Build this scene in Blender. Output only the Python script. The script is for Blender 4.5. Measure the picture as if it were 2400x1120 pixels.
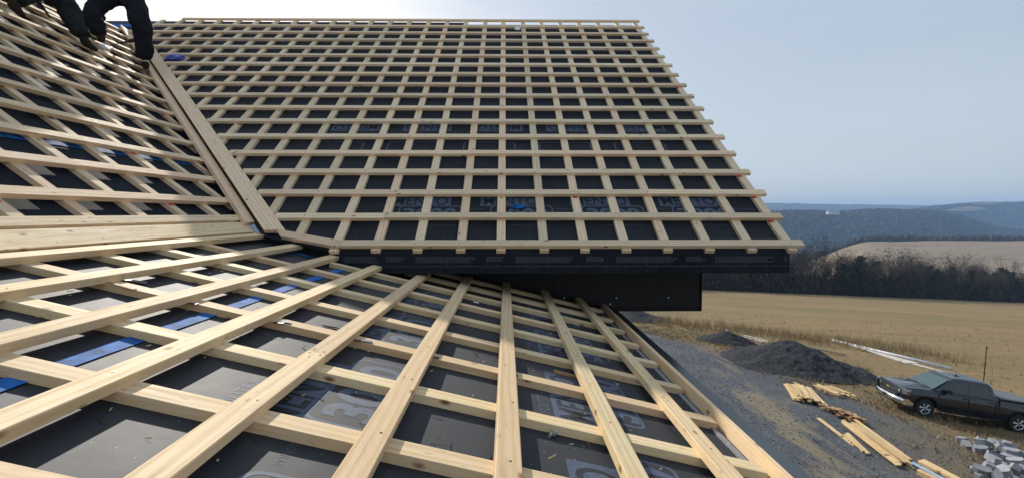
import bpy, bmesh, math, random
import numpy as np
from mathutils import Vector, Matrix, noise
R = math.radians
random.seed(7); rng = np.random.default_rng(7)
for o in list(bpy.data.objects): bpy.data.objects.remove(o)
S = bpy.context.scene
COL = S.collection

# ------------------------------------------------------------------ camera, light, exposure
# (metres; the camera is the origin, +Y is into the picture, the ground lies about 6 to 9 m below)
cam_d = bpy.data.cameras.new('camera'); cam = bpy.data.objects.new('camera', cam_d); COL.objects.link(cam)
cam_d.sensor_width = 36; cam_d.lens = 1120.956 / 2400 * 36; cam_d.clip_end = 40000; cam_d.clip_start = .02
cam.rotation_euler = (R(90 - 3.046), 0, R(-.755))
S.camera = cam
SUN = Vector((-.51, 1, .65)).normalized()
el = math.asin(SUN.z); az = math.atan2(SUN.x, SUN.y)
w = bpy.data.worlds.new('World'); S.world = w; w.use_nodes = True
wn = w.node_tree; wn.nodes.clear()
wo = wn.nodes.new('ShaderNodeOutputWorld'); wb = wn.nodes.new('ShaderNodeBackground')
sky = wn.nodes.new('ShaderNodeTexSky'); sky.sky_type = 'NISHITA'; sky.sun_disc = False
sky.sun_elevation = el; sky.sun_rotation = az
sky.altitude = 300; sky.air_density = 1.0; sky.dust_density = 3.5; sky.ozone_density = 1.6
# thin high veil of cloud: soft streaks laid over the clear sky
tc = wn.nodes.new('ShaderNodeTexCoord'); mp = wn.nodes.new('ShaderNodeMapping'); mp.inputs['Scale'].default_value = (1.0, 1.0, 6.0)
nz = wn.nodes.new('ShaderNodeTexNoise'); nz.inputs['Scale'].default_value = 1.7; nz.inputs['Detail'].default_value = 5; nz.inputs['Roughness'].default_value = .5
rp = wn.nodes.new('ShaderNodeMapRange'); rp.inputs[1].default_value = .3; rp.inputs[2].default_value = .75; rp.inputs[3].default_value = .66; rp.inputs[4].default_value = .92
mx = wn.nodes.new('ShaderNodeMix'); mx.data_type = 'RGBA'
# the veil is a little greyer and paler towards the horizon all the way round
vs = wn.nodes.new('ShaderNodeSeparateXYZ'); vr = wn.nodes.new('ShaderNodeMapRange'); vr.inputs[1].default_value = 0; vr.inputs[2].default_value = .55
vm_ = wn.nodes.new('ShaderNodeMix'); vm_.data_type = 'RGBA'; vm_.inputs[6].default_value = (4.9, 5.5, 5.9, 1); vm_.inputs[7].default_value = (3.7, 4.5, 5.5, 1)
wn.links.new(tc.outputs['Generated'], vs.inputs[0]); wn.links.new(vs.outputs[2], vr.inputs[0]); wn.links.new(vr.outputs[0], vm_.inputs[0]); wn.links.new(vm_.outputs[2], mx.inputs[7])
wn.links.new(tc.outputs['Generated'], mp.inputs[0]); wn.links.new(mp.outputs[0], nz.inputs['Vector'])
wn.links.new(nz.outputs['Fac'], rp.inputs[0]); wn.links.new(rp.outputs[0], mx.inputs[0])
wn.links.new(sky.outputs[0], mx.inputs[6]); wn.links.new(mx.outputs[2], wb.inputs[0])
wb.inputs[1].default_value = .095
wn.links.new(wb.outputs[0], wo.inputs[0])
sd = bpy.data.lights.new('sun', 'SUN'); sd.energy = 3.4; sd.angle = R(.6); sd.color = (1, .94, .84)
so = bpy.data.objects.new('sun', sd); COL.objects.link(so)
so.rotation_euler = (-SUN).to_track_quat('-Z', 'Y').to_euler()
S.view_settings.view_transform = 'Standard'; S.view_settings.look = 'None'
S.view_settings.exposure = .48; S.view_settings.gamma = 1; S.view_settings.use_curve_mapping = False

# ------------------------------------------------------------------ helpers
def tag(o, label=None, cat=None, group=None, kind=None):
    if label: o['label'] = label
    if cat: o['category'] = cat
    if group: o['group'] = group
    if kind: o['kind'] = kind
    return o
def worldloc(o):
    v = Vector((0, 0, 0))
    while o: v = v + o.location if o.type == 'EMPTY' else v; o = o.parent
    return v
def link(name, me, mat=None, parent=None, M=None):
    """link a mesh whose own matrix M is in world space, under a parent that is only translated"""
    o = bpy.data.objects.new(name, me); COL.objects.link(o)
    if mat is not None and not me.materials: me.materials.append(mat)
    if M is not None: o.matrix_basis = M
    if parent is not None:
        o.parent = parent
        o.matrix_parent_inverse = parent['_inv'] if False else INV.get(parent.name, Matrix())
    INV[o.name] = Matrix()
    if parent is not None and M is None: INV[o.name] = Matrix()
    return o
INV = {}
def empty(name, loc, label, cat, group=None):
    o = bpy.data.objects.new(name, None); COL.objects.link(o); o.location = loc; o.empty_display_size = .2
    INV[o.name] = Matrix.Translation(-Vector(loc))
    return tag(o, label, cat, group)
def mesh(name, v, f, smooth=False):
    me = bpy.data.meshes.new(name); me.from_pydata([tuple(p) for p in v], [], f); me.update()
    if smooth:
        for p in me.polygons: p.use_smooth = True
    return me
class MB:
    def __init__(s): s.v = []; s.f = []; s.m = []
    def add(s, v, f, m=0):
        b = len(s.v); s.v += [tuple(p) for p in v]; s.f += [tuple(i + b for i in q) for q in f]; s.m += [m] * len(f)
    def box(s, c, d, M=None, m=0):
        x, y, z = d[0] / 2, d[1] / 2, d[2] / 2
        v = [Vector((a, b, e)) for a in (-x, x) for b in (-y, y) for e in (-z, z)]
        if M is not None: v = [M @ p for p in v]
        v = [p + Vector(c) for p in v]
        s.add(v, [(0, 1, 3, 2), (4, 6, 7, 5), (0, 4, 5, 1), (2, 3, 7, 6), (0, 2, 6, 4), (1, 5, 7, 3)], m)
    def tube(s, a, b, r0, r1=None, n=8, cap=True, m=0):
        a, b = Vector(a), Vector(b); r1 = r0 if r1 is None else r1
        d = (b - a).normalized(); u = d.orthogonal().normalized(); w_ = d.cross(u)
        v = []
        for p, r in ((a, r0), (b, r1)):
            for k in range(n):
                t = 2 * math.pi * k / n; v.append(p + (u * math.cos(t) + w_ * math.sin(t)) * r)
        f = [(k, (k + 1) % n, n + (k + 1) % n, n + k) for k in range(n)]
        if cap: f += [tuple(range(n - 1, -1, -1)), tuple(range(n, 2 * n))]
        s.add(v, f, m)
    def me(s, name, smooth=False, mats=None):
        me = mesh(name, s.v, s.f, smooth)
        if mats:
            for q in mats: me.materials.append(q)
            me.polygons.foreach_set('material_index', s.m)
        return me
    def build(s, name, mat, parent=None, smooth=False, M=None, mats=None):
        return link(name, s.me(name, smooth, mats), None if mats else mat, parent, M)

# ------------------------------------------------------------------ material kit
class NT:
    def __init__(s, name):
        s.mat = bpy.data.materials.new(name); s.mat.use_nodes = True; s.t = s.mat.node_tree; s.t.nodes.clear()
        s.out = s.n('OutputMaterial'); s.b = s.n('BsdfPrincipled'); s.l(s.b.outputs[0], s.out.inputs[0])
    def n(s, t, **k):
        x = s.t.nodes.new('ShaderNode' + t)
        for a, b in k.items(): setattr(x, a, b)
        return x
    def l(s, a, b): s.t.links.new(a, b)
    def coord(s, kind='Object', scale=(1, 1, 1), rand=0.):
        c = s.n('TexCoord').outputs[kind]
        if rand:
            oi = s.n('ObjectInfo'); m = s.n('Math', operation='MULTIPLY'); m.inputs[1].default_value = rand
            s.l(oi.outputs['Random'], m.inputs[0]); a = s.n('VectorMath', operation='ADD'); s.l(c, a.inputs[0]); s.l(m.outputs[0], a.inputs[1]); c = a.outputs[0]
        mp = s.n('Mapping'); mp.inputs['Scale'].default_value = scale; s.l(c, mp.inputs[0]); return mp.outputs[0]
    def noise(s, co, sc, det=4, rough=.55, dist=0.):
        x = s.n('TexNoise'); x.inputs['Scale'].default_value = sc; x.inputs['Detail'].default_value = det
        x.inputs['Roughness'].default_value = rough; x.inputs['Distortion'].default_value = dist; s.l(co, x.inputs['Vector']); return x.outputs['Fac']
    def voro(s, co, sc, feat='F1', rnd=1.):
        x = s.n('TexVoronoi', feature=feat); x.inputs['Scale'].default_value = sc; x.inputs['Randomness'].default_value = rnd; s.l(co, x.inputs['Vector']); return x
    def rng(s, x, a, b, c=0., d=1.):
        m = s.n('MapRange'); m.inputs[1].default_value = a; m.inputs[2].default_value = b; m.inputs[3].default_value = c; m.inputs[4].default_value = d; s.l(x, m.inputs[0]); return m.outputs[0]
    def mix(s, fac, a, b, mode='MIX'):
        m = s.n('Mix', data_type='RGBA', blend_type=mode)
        for x, i in ((fac, 0), (a, 6), (b, 7)):
            if isinstance(x, (int, float)): m.inputs[i].default_value = x
            elif isinstance(x, tuple): m.inputs[i].default_value = (*x, 1)
            else: s.l(x, m.inputs[i])
        return m.outputs[2]
    def math(s, op, a, b=0.):
        m = s.n('Math', operation=op)
        for x, i in ((a, 0), (b, 1)):
            if isinstance(x, (int, float)): m.inputs[i].default_value = x
            else: s.l(x, m.inputs[i])
        return m.outputs[0]
    def bump(s, h, st, dist=.01):
        b = s.n('Bump'); b.inputs['Strength'].default_value = st; b.inputs['Distance'].default_value = dist; s.l(h, b.inputs['Height']); s.l(b.outputs[0], s.b.inputs['Normal'])
    def base(s, c, rough=.6, metal=0., spec=.5):
        if isinstance(c, tuple): s.b.inputs['Base Color'].default_value = (*c, 1)
        else: s.l(c, s.b.inputs['Base Color'])
        if isinstance(rough, (int, float)): s.b.inputs['Roughness'].default_value = rough
        else: s.l(rough, s.b.inputs['Roughness'])
        s.b.inputs['Metallic'].default_value = metal; s.b.inputs['Specular IOR Level'].default_value = spec
        return s.mat

def plain(name, c, rough=.6, metal=0., spec=.5, var=.12, sc=6.):
    t = NT(name); co = t.coord()
    n = t.noise(co, sc, 4)
    d = tuple(x * (1 - var) for x in c); e = tuple(min(1, x * (1 + var)) for x in c)
    return t.base(t.mix(t.rng(n, .3, .7), d, e), rough, metal, spec)

def wood(name, lo, hi, pink, grey=.0, spec=.2):
    t = NT(name)
    oi = t.n('ObjectInfo').outputs['Random']
    co = t.coord('Object', (1.1, 16, 16), 37.)
    fine = t.noise(co, 3.2, 5, .6, .6)
    fine2 = t.noise(t.coord('Object', (1.6, 75, 75), 13.), 2.2, 4, .65, .5)
    co2 = t.coord('Object', (.55, 5.5, 5.5), 61.)
    wv = t.n('TexWave', wave_type='BANDS', bands_direction='Y'); wv.inputs['Scale'].default_value = 1.6; wv.inputs['Distortion'].default_value = 7; wv.inputs['Detail'].default_value = 2.5; wv.inputs['Detail Scale'].default_value = .9
    t.l(co2, wv.inputs['Vector'])
    broad = t.noise(t.coord('Object', (.9, 3, 3), 91.), 1.3, 3)
    c = t.mix(t.rng(broad, .3, .72), lo, hi)
    c = t.mix(t.rng(oi, .25, 1., 0, .85), c, pink)
    c = t.mix(t.rng(wv.outputs['Fac'], .35, 1., 0, .38), c, (lo[0] * .74, lo[1] * .62, lo[2] * .46))
    c = t.mix(t.rng(fine, .5, .8, 0, .30), c, (lo[0] * .68, lo[1] * .55, lo[2] * .40))
    c = t.mix(t.rng(fine2, .50, .72, 0, .38), c, (lo[0] * .66, lo[1] * .54, lo[2] * .40))
    # knots with a darker heart, rarer pitch marks and small scuffs
    kc = t.coord('Object', (4.6, 10, 10), 17.)
    v = t.voro(kc, 1.0); sel = t.n('SeparateColor'); t.l(v.outputs['Color'], sel.inputs[0])
    on = t.math('GREATER_THAN', sel.outputs[0], .34)
    kn = t.math('MULTIPLY', t.rng(v.outputs['Distance'], .07, .15, 1, 0), on)
    c = t.mix(t.math('MULTIPLY', kn, .8), c, (.30, .145, .06))
    c = t.mix(t.math('MULTIPLY', t.math('MULTIPLY', t.rng(v.outputs['Distance'], .03, .075, 1, 0), on), .75), c, (.09, .045, .025))
    sc_ = t.coord('Object', (9, 30, 30), 29.); v2 = t.voro(sc_, 1.0); s2 = t.n('SeparateColor'); t.l(v2.outputs['Color'], s2.inputs[0])
    c = t.mix(t.math('MULTIPLY', t.math('MULTIPLY', t.rng(v2.outputs['Distance'], .07, .2, 1, 0), t.math('GREATER_THAN', s2.outputs[1], .80)), .55), c, (.16, .11, .075))
    smudge = t.noise(t.coord('Object', (2.2, 7, 7), 47.), 2.1, 6, .7, .8)
    c = t.mix(t.rng(smudge, .56, .78, 0, .5), c, (.33, .28, .22))
    oi2 = t.math('FRACT', t.math('MULTIPLY', oi, 7.31))
    hs = t.n('HueSaturation'); t.l(c, hs.inputs['Color']); t.l(t.rng(oi2, 0, 1, .84, 1.08), hs.inputs['Value']); hs.inputs['Saturation'].default_value = 1 - grey
    t.bump(fine, .25, .004)
    return t.base(hs.outputs[0], t.rng(fine, .3, .8, .62, .8), 0, spec)

W_N = wood('pine_low_roof', (.80, .61, .34), (.87, .72, .47), (.84, .60, .37))
W_L = wood('pine_wing_roof', (.83, .63, .41), (.89, .73, .52), (.87, .62, .43), 0, .04)
W_R = wood('pine_main_roof', (.87, .68, .44), (.92, .78, .56), (.90, .65, .44), .0)
W_P = wood('pine_offcuts', (.58, .42, .21), (.72, .56, .33), (.66, .48, .26))
W_S = wood('scrap_wood', (.42, .26, .13), (.58, .38, .20), (.36, .20, .12))

def membrane(name='roofing_membrane', r0=.655, r1=.69, sp=.5):
    t = NT(name)
    co = t.coord('Object')
    n1 = t.noise(co, 1.6, 5, .6); n2 = t.noise(co, 90, 3, .6); n3 = t.noise(co, 9, 6, .65, 1.2)
    c = t.mix(t.rng(n1, .3, .7), (.010, .013, .019), (.020, .024, .032))
    c = t.mix(t.rng(n3, .58, .80, 0, .40), c, (.055, .056, .058))         # chalky scuffs and dust
    v = t.voro(co, 75); s_ = t.n('SeparateColor'); t.l(v.outputs['Color'], s_.inputs[0])
    spk = t.math('MULTIPLY', t.rng(v.outputs['Distance'], .10, .24, 1, 0), t.math('GREATER_THAN', s_.outputs[0], .975))
    c = t.mix(t.math('MULTIPLY', spk, .8), c, (.45, .42, .36))             # sawdust
    wr = t.noise(t.coord('Object', (1, 1, 1)), 3.1, 3, .5, 1.6)
    t.bump(t.math('ADD', t.math('MULTIPLY', wr, 1.0), t.math('MULTIPLY', n2, .035)), .03, .02)
    return t.base(c, t.rng(n3, .3, .75, r0, r1), 0, sp)
M_MEM = membrane(); M_MEML = membrane('steep_roof_membrane', .8, .88, .12); M_MEMF = membrane('fascia_membrane', .8, .88, .15)
M_MEMR = membrane('main_roof_membrane', .66, .72, .28)
M_BLK = plain('black_metal', (.008, .009, .011), .5, .0, .35, .15, 3)
M_DRIP = plain('black_drip_metal', (.020, .022, .026), .33, .0, .8, .12, 2)
M_PRINT = plain('print_blue_grey', (.068, .090, .140), .67, 0, .5, .25, 30)
M_PRINTD = plain('print_black', (.014, .017, .024), .69, 0, .48, .1, 30)
M_PRINTF = plain('print_faint', (.060, .072, .095), .67, 0, .5, .3, 40)
M_TAPE = plain('blue_tape', (.014, .115, .36), .75, 0, .2, .6, 14)
M_SCREW = plain('screw_steel', (.035, .030, .028), .5, .3, .5, .2, 60)
M_RED = plain('red_plastic', (.55, .03, .02), .4); M_SHIM = plain('black_plastic', (.015, .016, .02), .4)
M_BLUEP = plain('blue_plastic', (.05, .08, .42), .35); M_WHITE = plain('white_plastic', (.7, .72, .74), .45)
M_GREYM = plain('grey_plastic', (.25, .26, .28), .4); M_STEEL = plain('galvanised_screw', (.55, .56, .58), .35, .8)
M_WALL = plain('dark_house_wrap', (.008, .009, .011), .6, 0, .4, .2, 2)

# ------------------------------------------------------------------ land
def zg(X, Y):
    d2 = (X - 18.1) ** 2 + (Y - 22.1) ** 2; ww = np.exp(-d2 / 400.)
    return -9.13 - .0617 * (X - 18.1) - .0834 * (Y - 22.1) + ww * (-.063 * (X - 18.1) + .04 * (Y - 22.1))
def sstep(x, a, b):
    t = np.clip((x - a) / (b - a), 0, 1); return t * t * (3 - 2 * t)
def crestY(X): # where the mown field rolls over: runs slightly away towards the right
    return 97 + .33 * X
def near(X, Y):
    X = np.asarray(X, float); Y = np.asarray(Y, float)
    Xc = np.clip(X, -60, 200)
    z = zg(Xc, np.maximum(Y, -30)); c = crestY(Xc)
    over = np.maximum(Y - c, 0)
    z = z - .0022 * np.minimum(over, 60) ** 2 - .26 * np.maximum(over - 60, 0)
    return np.maximum(z, -75)
def nzv(X, Y, s, seed=0):
    return np.array([noise.noise((a * s + seed, b * s, seed * 1.7)) for a, b in zip(np.ravel(X), np.ravel(Y))]).reshape(np.shape(X))

def grass_mat():
    t = NT('dry_ground'); co = t.coord('Object')
    sx = t.n('SeparateXYZ'); t.l(t.n('TexCoord').outputs['Object'], sx.inputs[0]); X, Y = sx.outputs[0], sx.outputs[1]
    f1 = t.noise(co, .9, 6, .65); f2 = t.noise(co, 7, 5, .7); f3 = t.noise(co, 40, 3, .6)
    band = t.noise(t.coord('Object', (.02, .16, .1)), 1., 5, .6, .5)
    band2 = t.noise(t.coord('Object', (.12, 1.1, .1)), 1., 4, .6, .5)
    far = t.mix(t.rng(band, .40, .60), (.245, .168, .082), (.175, .138, .066))
    far = t.mix(t.rng(band2, .48, .66, 0, .5), far, (.27, .19, .098))
    far = t.mix(t.rng(f1, .5, .75, 0, .5), far, (.150, .120, .050))
    far = t.mix(t.rng(f2, .55, .78, 0, .35), far, (.14, .10, .048))
    # rough verge between the yard and the field
    rough_ = t.mix(t.rng(f2, .35, .65), (.11, .082, .045), (.24, .175, .09)); rough_ = t.mix(t.rng(f1, .5, .7, 0, .6), rough_, (.10, .085, .05))
    # crushed stone yard: grey stone, tan mud where wheels have run
    v = t.voro(co, 26); cs = t.n('SeparateColor'); t.l(v.outputs['Color'], cs.inputs[0])
    st = t.mix(cs.outputs[0], (.050, .056, .068), (.135, .145, .165)); st = t.mix(t.rng(cs.outputs[1], .96, .98), st, (.32, .32, .33))
    st = t.mix(t.rng(f3, .35, .65, 0, .35), st, (.05, .052, .058)); st = t.mix(t.rng(t.noise(co, .5, 5, .6), .4, .65, 0, .45), st, (.068, .066, .068))
    lane = t.noise(t.coord('Object', (.42, .13, .1)), 1.0, 5, .62, .9)
    mud = t.mix(t.rng(f2, .3, .7), (.20, .155, .095), (.27, .235, .16))
    # track running along the house
    dx = t.math('ABSOLUTE', t.math('SUBTRACT', X, t.math('ADD', 7.0, t.math('MULTIPLY', Y, .215))))
    lanem = t.math('MULTIPLY', t.rng(dx, .1, 1.5, 1, 0), t.rng(Y, 27, 33, 1, 0))
    st = t.mix(t.rng(t.math('ADD', lane, t.math('MULTIPLY', lanem, .18)), .60, .72, 0, .75), st, mud)
    # yard mask: distance behind a wavering line, plus worn patches round the truck
    wob = t.math('MULTIPLY', t.math('SUBTRACT', t.noise(co, .35, 5, .65), .5), 7.)
    edge = t.math('ADD', t.math('ADD', t.math('MULTIPLY', X, 1.75), t.math('MULTIPLY', Y, .62)), wob)   # increases away from the house
    yard = t.rng(edge, 41.5, 45.5, 1, 0)
    yard = t.math('MULTIPLY', yard, t.rng(t.math('ADD', Y, wob), 44, 49, 1, 0))
    near_e = t.rng(t.math('ADD', t.math('SUBTRACT', t.math('MULTIPLY', X, 1.0), t.math('MULTIPLY', Y, .62)), wob), 2.2, 6.5, 1, 0)
    yard = t.math('MULTIPLY', yard, t.rng(near_e, 0, 1, .25, 1))
    vm = t.rng(t.math('ADD', edge, t.math('MULTIPLY', Y, .35)), 62, 78, 1, 0)
    base = t.mix(vm, far, rough_)
    c = t.mix(yard, base, st)
    t.bump(t.math('ADD', t.math('MULTIPLY', f2, 1.), t.math('MULTIPLY', v.outputs['Distance'], .35)), .8, .05)
    return t.base(c, .9, 0, .2)

def grid_mesh(xs, ys, fz, name, smooth=True):
    XX, YY = np.meshgrid(xs, ys); ZZ = fz(XX, YY)
    v = np.c_[XX.ravel(), YY.ravel(), ZZ.ravel()]; nx = len(xs)
    i = np.arange((len(ys) - 1) * (nx - 1)); a = (i // (nx - 1)) * nx + i % (nx - 1)
    return mesh(name, v.tolist(), np.c_[a, a + 1, a + nx + 1, a + nx].tolist(), smooth)
def nearz(XX, YY):
    z = near(XX, YY)
    m = (XX > -5) & (XX < 70) & (YY > 0) & (YY < 75)
    n = np.zeros_like(z); n[m] = nzv(XX[m], YY[m], .35) * .09 + nzv(XX[m], YY[m], 1.3, 3) * .035
    return z + n
xs = np.unique(np.r_[np.linspace(-400, -5, 24), np.arange(-5, 45, .5), np.linspace(45, 260, 80), np.linspace(265, 700, 20)])
ys = np.unique(np.r_[np.linspace(-150, 0, 12), np.arange(0, 60, .5), np.linspace(60, 330, 100)])
gr = link('ground', grid_mesh(xs, ys, nearz, 'ground'), grass_mat()); tag(gr, kind='structure')

# --- the land beyond: valley, the bald brown field, wooded ridges, all one heightfield in depth (u = X / Y)
def landfar(u, Y):
    base = -75 - 70 * sstep(Y, 700, 1100)
    # bald field hill, 380-700 m off, only right of u = .6
    a = sstep(u, .585, .78)
    hA = a * (27 * sstep(Y, 300, 420) + 10 * sstep(Y, 420, 610)) * (1 - sstep(Y, 640, 1000)) - 0 * Y
    # wooded ridge, crest at 1600 m, falling away to the right
    c = 141 - 66 * sstep(u, .88, 1.12) - 30 * sstep(u, 1.1, 1.5) + 2.5 * np.sin(u * 17) + 2 * np.sin(u * 41 + 1)
    hB = c * sstep(Y, 1080, 1560) * (1 - .35 * sstep(Y, 1900, 2400))
    hC = (146 + 46 * sstep(u, .80, 1.02) + 3 * np.sin(u * 23)) * sstep(Y, 1950, 2350)
    z = base + hA + np.maximum(hB, 0); z = np.maximum(z, -145 + hC)
    hD = -145 + (221 + 8 * np.sin(u * 4.2 + .4) + 3 * np.sin(u * 13)) * sstep(Y, 3000, 3950)
    return np.maximum(z, hD)
def far_patch(name, Ys, us, mat, jig=0.):
    U, YY = np.meshgrid(us, Ys); Z = landfar(U, YY); X = U * YY
    if jig: Z = Z + nzv(X, YY, .012, 5) * jig + nzv(X, YY, .05, 9) * jig * .45
    v = np.c_[X.ravel(), YY.ravel(), Z.ravel()]; nx = len(us)
    i = np.arange((len(Ys) - 1) * (nx - 1)); a = (i // (nx - 1)) * nx + i % (nx - 1)
    o = link(name, mesh(name, v.tolist(), np.c_[a, a + 1, a + nx + 1, a + nx].tolist(), True), mat); tag(o, kind='structure'); return o
t = NT('brown_field'); co = t.coord('Object', (.004, .02, .02)); b1 = t.noise(co, 1., 6, .6, .6); b2 = t.noise(t.coord('Object', (.02, .05, .05)), 1.4, 5, .7)
M_BF = t.base(t.mix(t.rng(b2, .4, .7, 0, .5), t.mix(t.rng(b1, .3, .7), (.23, .17, .115), (.29, .225, .155)), (.17, .125, .08)), .95, 0, .1)
t = NT('winter_woods'); b1 = t.noise(t.coord('Object', (.004, .004, .012)), 1., 6, .65); b2 = t.noise(t.coord('Object', (.05, .05, .08)), 1., 5, .75)
c = t.mix(t.rng(b1, .35, .65), (.055, .050, .038), (.095, .080, .062)); c = t.mix(t.rng(b2, .45, .7, 0, .7), c, (.028, .032, .022))
t.bump(b2, 1., 6.)
M_WOODS = t.base(c, .95, 0, .1)
usw = np.r_[np.linspace(-2.6, .3, 24), np.linspace(.32, 1.25, 150), np.linspace(1.28, 2.6, 12)]
far_patch('valley_field', np.r_[np.linspace(285, 700, 50)], usw, M_BF, 1.2)
far_patch('wooded_hill', np.r_[np.linspace(700, 1560, 60), np.linspace(1580, 1940, 14)], usw, M_WOODS, 7)
far_patch('far_hill', np.linspace(1950, 2980, 40), usw, M_WOODS, 8)
far_patch('distant_ridge', np.linspace(2990, 4300, 30), usw, M_WOODS, 7)
# pale clearing strips on the far right ridge
mb = MB()
for (u0, u1, Yc, dy) in ((.93, 1.02, 2240, 40), (.985, 1.05, 2290, 26), (.90, .935, 2200, 20)):
    n_ = 14
    vv = []
    for k in range(n_ + 1):
        u = u0 + (u1 - u0) * k / n_; h = dy * math.sin(math.pi * (k + .3) / (n_ + .6))
        for q in (-h / 2, h / 2): Y = Yc + q; vv.append((u * Y, Y, float(landfar(u, Y)) + 15))
    mb.add(vv, [(2 * k, 2 * k + 2, 2 * k + 3, 2 * k + 1) for k in range(n_)])
tag(mb.build('clearing', M_BF), kind='structure')

# --- haze over the valley
def bx(name, lo, hi, mat):
    mb = MB(); c = [(a + b) / 2 for a, b in zip(lo, hi)]; mb.box(c, [b - a for a, b in zip(lo, hi)]); return mb.build(name, mat)
hm = bpy.data.materials.new('haze_air'); hm.use_nodes = True; hm.node_tree.nodes.clear()
ho = hm.node_tree.nodes.new('ShaderNodeOutputMaterial'); hv = hm.node_tree.nodes.new('ShaderNodeVolumePrincipled')
hv.inputs['Color'].default_value = (.40, .64, 1, 1); hv.inputs['Density'].default_value = .00020
hm.node_tree.links.new(hv.outputs[0], ho.inputs['Volume'])
hz = bx('haze', (-20000, -200, -152), (20000, 4700, 112), hm); tag(hz, 'thin blue haze lying over the far valley and ridges', 'haze', kind='stuff')

# ------------------------------------------------------------------ the house
TH = math.atan(.75); ct, st_ = math.cos(TH), math.sin(TH)
TN = .2376; PH = math.atan(TN); cp, sp = math.cos(PH), math.sin(PH)
def PR(X, q, o=0): return Vector((X, 4.727 + q * ct - -o * -st_ * 1.0 if False else 4.727 + q * ct - o * st_ * -1 * -1, -.257 + q * st_ + o * ct)) if False else Vector((X, 4.727 + q * ct - o * st_, -.257 + q * st_ + o * ct))
def PL(q, Y, o=0): return Vector((-2.705 - q * ct + o * st_, Y, -.081 + q * st_ + o * ct))
def PN(X, Y, o=0): return Vector((X + o * sp, Y, -.803 - TN * X + o * cp))
NR_, NL_, NN_ = Vector((0, -st_, ct)), Vector((st_, 0, ct)), Vector((sp, 0, cp))
def qL(X): return (-2.705 - X) / ct

house = empty('house', (-3, 7, -7.5), 'large house under construction whose dark roofs are crossed by pale timber battens', 'house')
def poly(name, pts, mat, parent, n=None, th=.02):
    """flat sheet with thickness th below it"""
    pts = [Vector(p) for p in pts]; n = n or (pts[1] - pts[0]).cross(pts[2] - pts[0]).normalized()
    k = len(pts); v = pts + [p - n * th for p in pts]
    f = [tuple(range(k)), tuple(range(2 * k - 1, k - 1, -1))] + [(i, i + k, (i + 1) % k + k, (i + 1) % k) for i in range(k)]
    return link(name, mesh(name, v, f), mat, parent)
OM = .0765   # membrane lies this far under the batten tops
QR1 = 7.50   # ridge
QLr = (7.85 - 2.705) / ct
# main roof: valley line with the wing; and its intersection with the low roof
def Xval(Y): return -2.47 - (Y - 4.84)      # valley centre line in plan
main_roof = poly('main_roof', [PR(-1.62, -.12, -OM), PR(2.80, -.12, -OM), PR(2.80, QR1 - .14, -OM), PR(-.86, QR1 - .14, -OM), PR(-.86, QR1, -OM), PR(-13, QR1, -OM), PR(-9.9, 6.9, -OM - .01), PR(-7.35, 6.3, -OM), PR(Xval(4.727 + .14 * ct), .14, -OM)], M_MEMR, house, NR_)
tag(main_roof, 'steep roof slope facing the camera, black membrane under close battens')
backR = poly('back_roof', [(-13, 10.86, 4.17), (-.86, 10.86, 4.17), (-.86, 10.98, 4.08), (2.80, 10.98, 4.08), (2.80, 16.5, -.05), (-13, 16.5, -.05)], M_MEM, house)
wing_roof = poly('wing_roof', [PL(-.02, -1.5, -OM), PL(-.02, 5.08, -OM), PL(qL(-7.35), Xval(0) * 0 + (4.84 + 7.35 - 2.47), -OM), PL(QLr, 10.0, -OM), PL(QLr, -1.5, -OM)], M_MEML, house, NL_)
tag(wing_roof, 'steep roof slope on the left rising to the workers')
backL = poly('back_roof', [PL(QLr, -1.5, -OM - .005), PL(QLr, 10.2, -OM - .005), (-12, 10.2, .8), (-12, -1.5, .8)], M_MEM, house, Vector((-.6, 0, .8)))
low_roof = poly('low_roof', [PN(-2.62, -1.5, -OM), PN(1.19, -1.5, -OM), PN(1.19, 5.79, -OM), PN(-2.62, 5.79, -OM)], M_MEM, house, NN_)
tag(low_roof, 'low roof slope in the foreground, sunlit patches between widely spaced boards')

_beam_cache = {}
def beam_me(L, wd, th, ch, segs):
    key = (round(L, 2), wd, th, ch, segs)
    # each length gets its own mesh with a slight bow and waney edge
    x0 = -L / 2; v = []; f = []
    bow = random.uniform(-.004, .004) * min(1, L / 3); tw = random.uniform(-.0015, .0015)
    ring = [(-1, 1), (1, 1), (1, -1), (-1, -1)]
    for k in range(segs + 1):
        x = x0 + L * k / segs; s = bow * math.sin(math.pi * k / segs)
        cur = []
        a, b = wd / 2, th / 2
        if ch: cur = [(-a + ch, b), (a - ch, b), (a, b - ch), (a, -b), (-a, -b), (-a, b - ch)]
        else: cur = [(-a, b), (a, b), (a, -b), (-a, -b)]
        jy = random.uniform(-.0012, .0012) if 0 < k < segs else 0
        for (y, z) in cur: v.append((x, y + s + jy, z))
    n = len(cur)
    for k in range(segs):
        for j in range(n): f.append((k * n + j, k * n + (j + 1) % n, (k + 1) * n + (j + 1) % n, (k + 1) * n + j))
    f += [tuple(range(n - 1, -1, -1)), tuple(range(segs * n, segs * n + n))]
    return mesh('beam', v, f)
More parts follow.
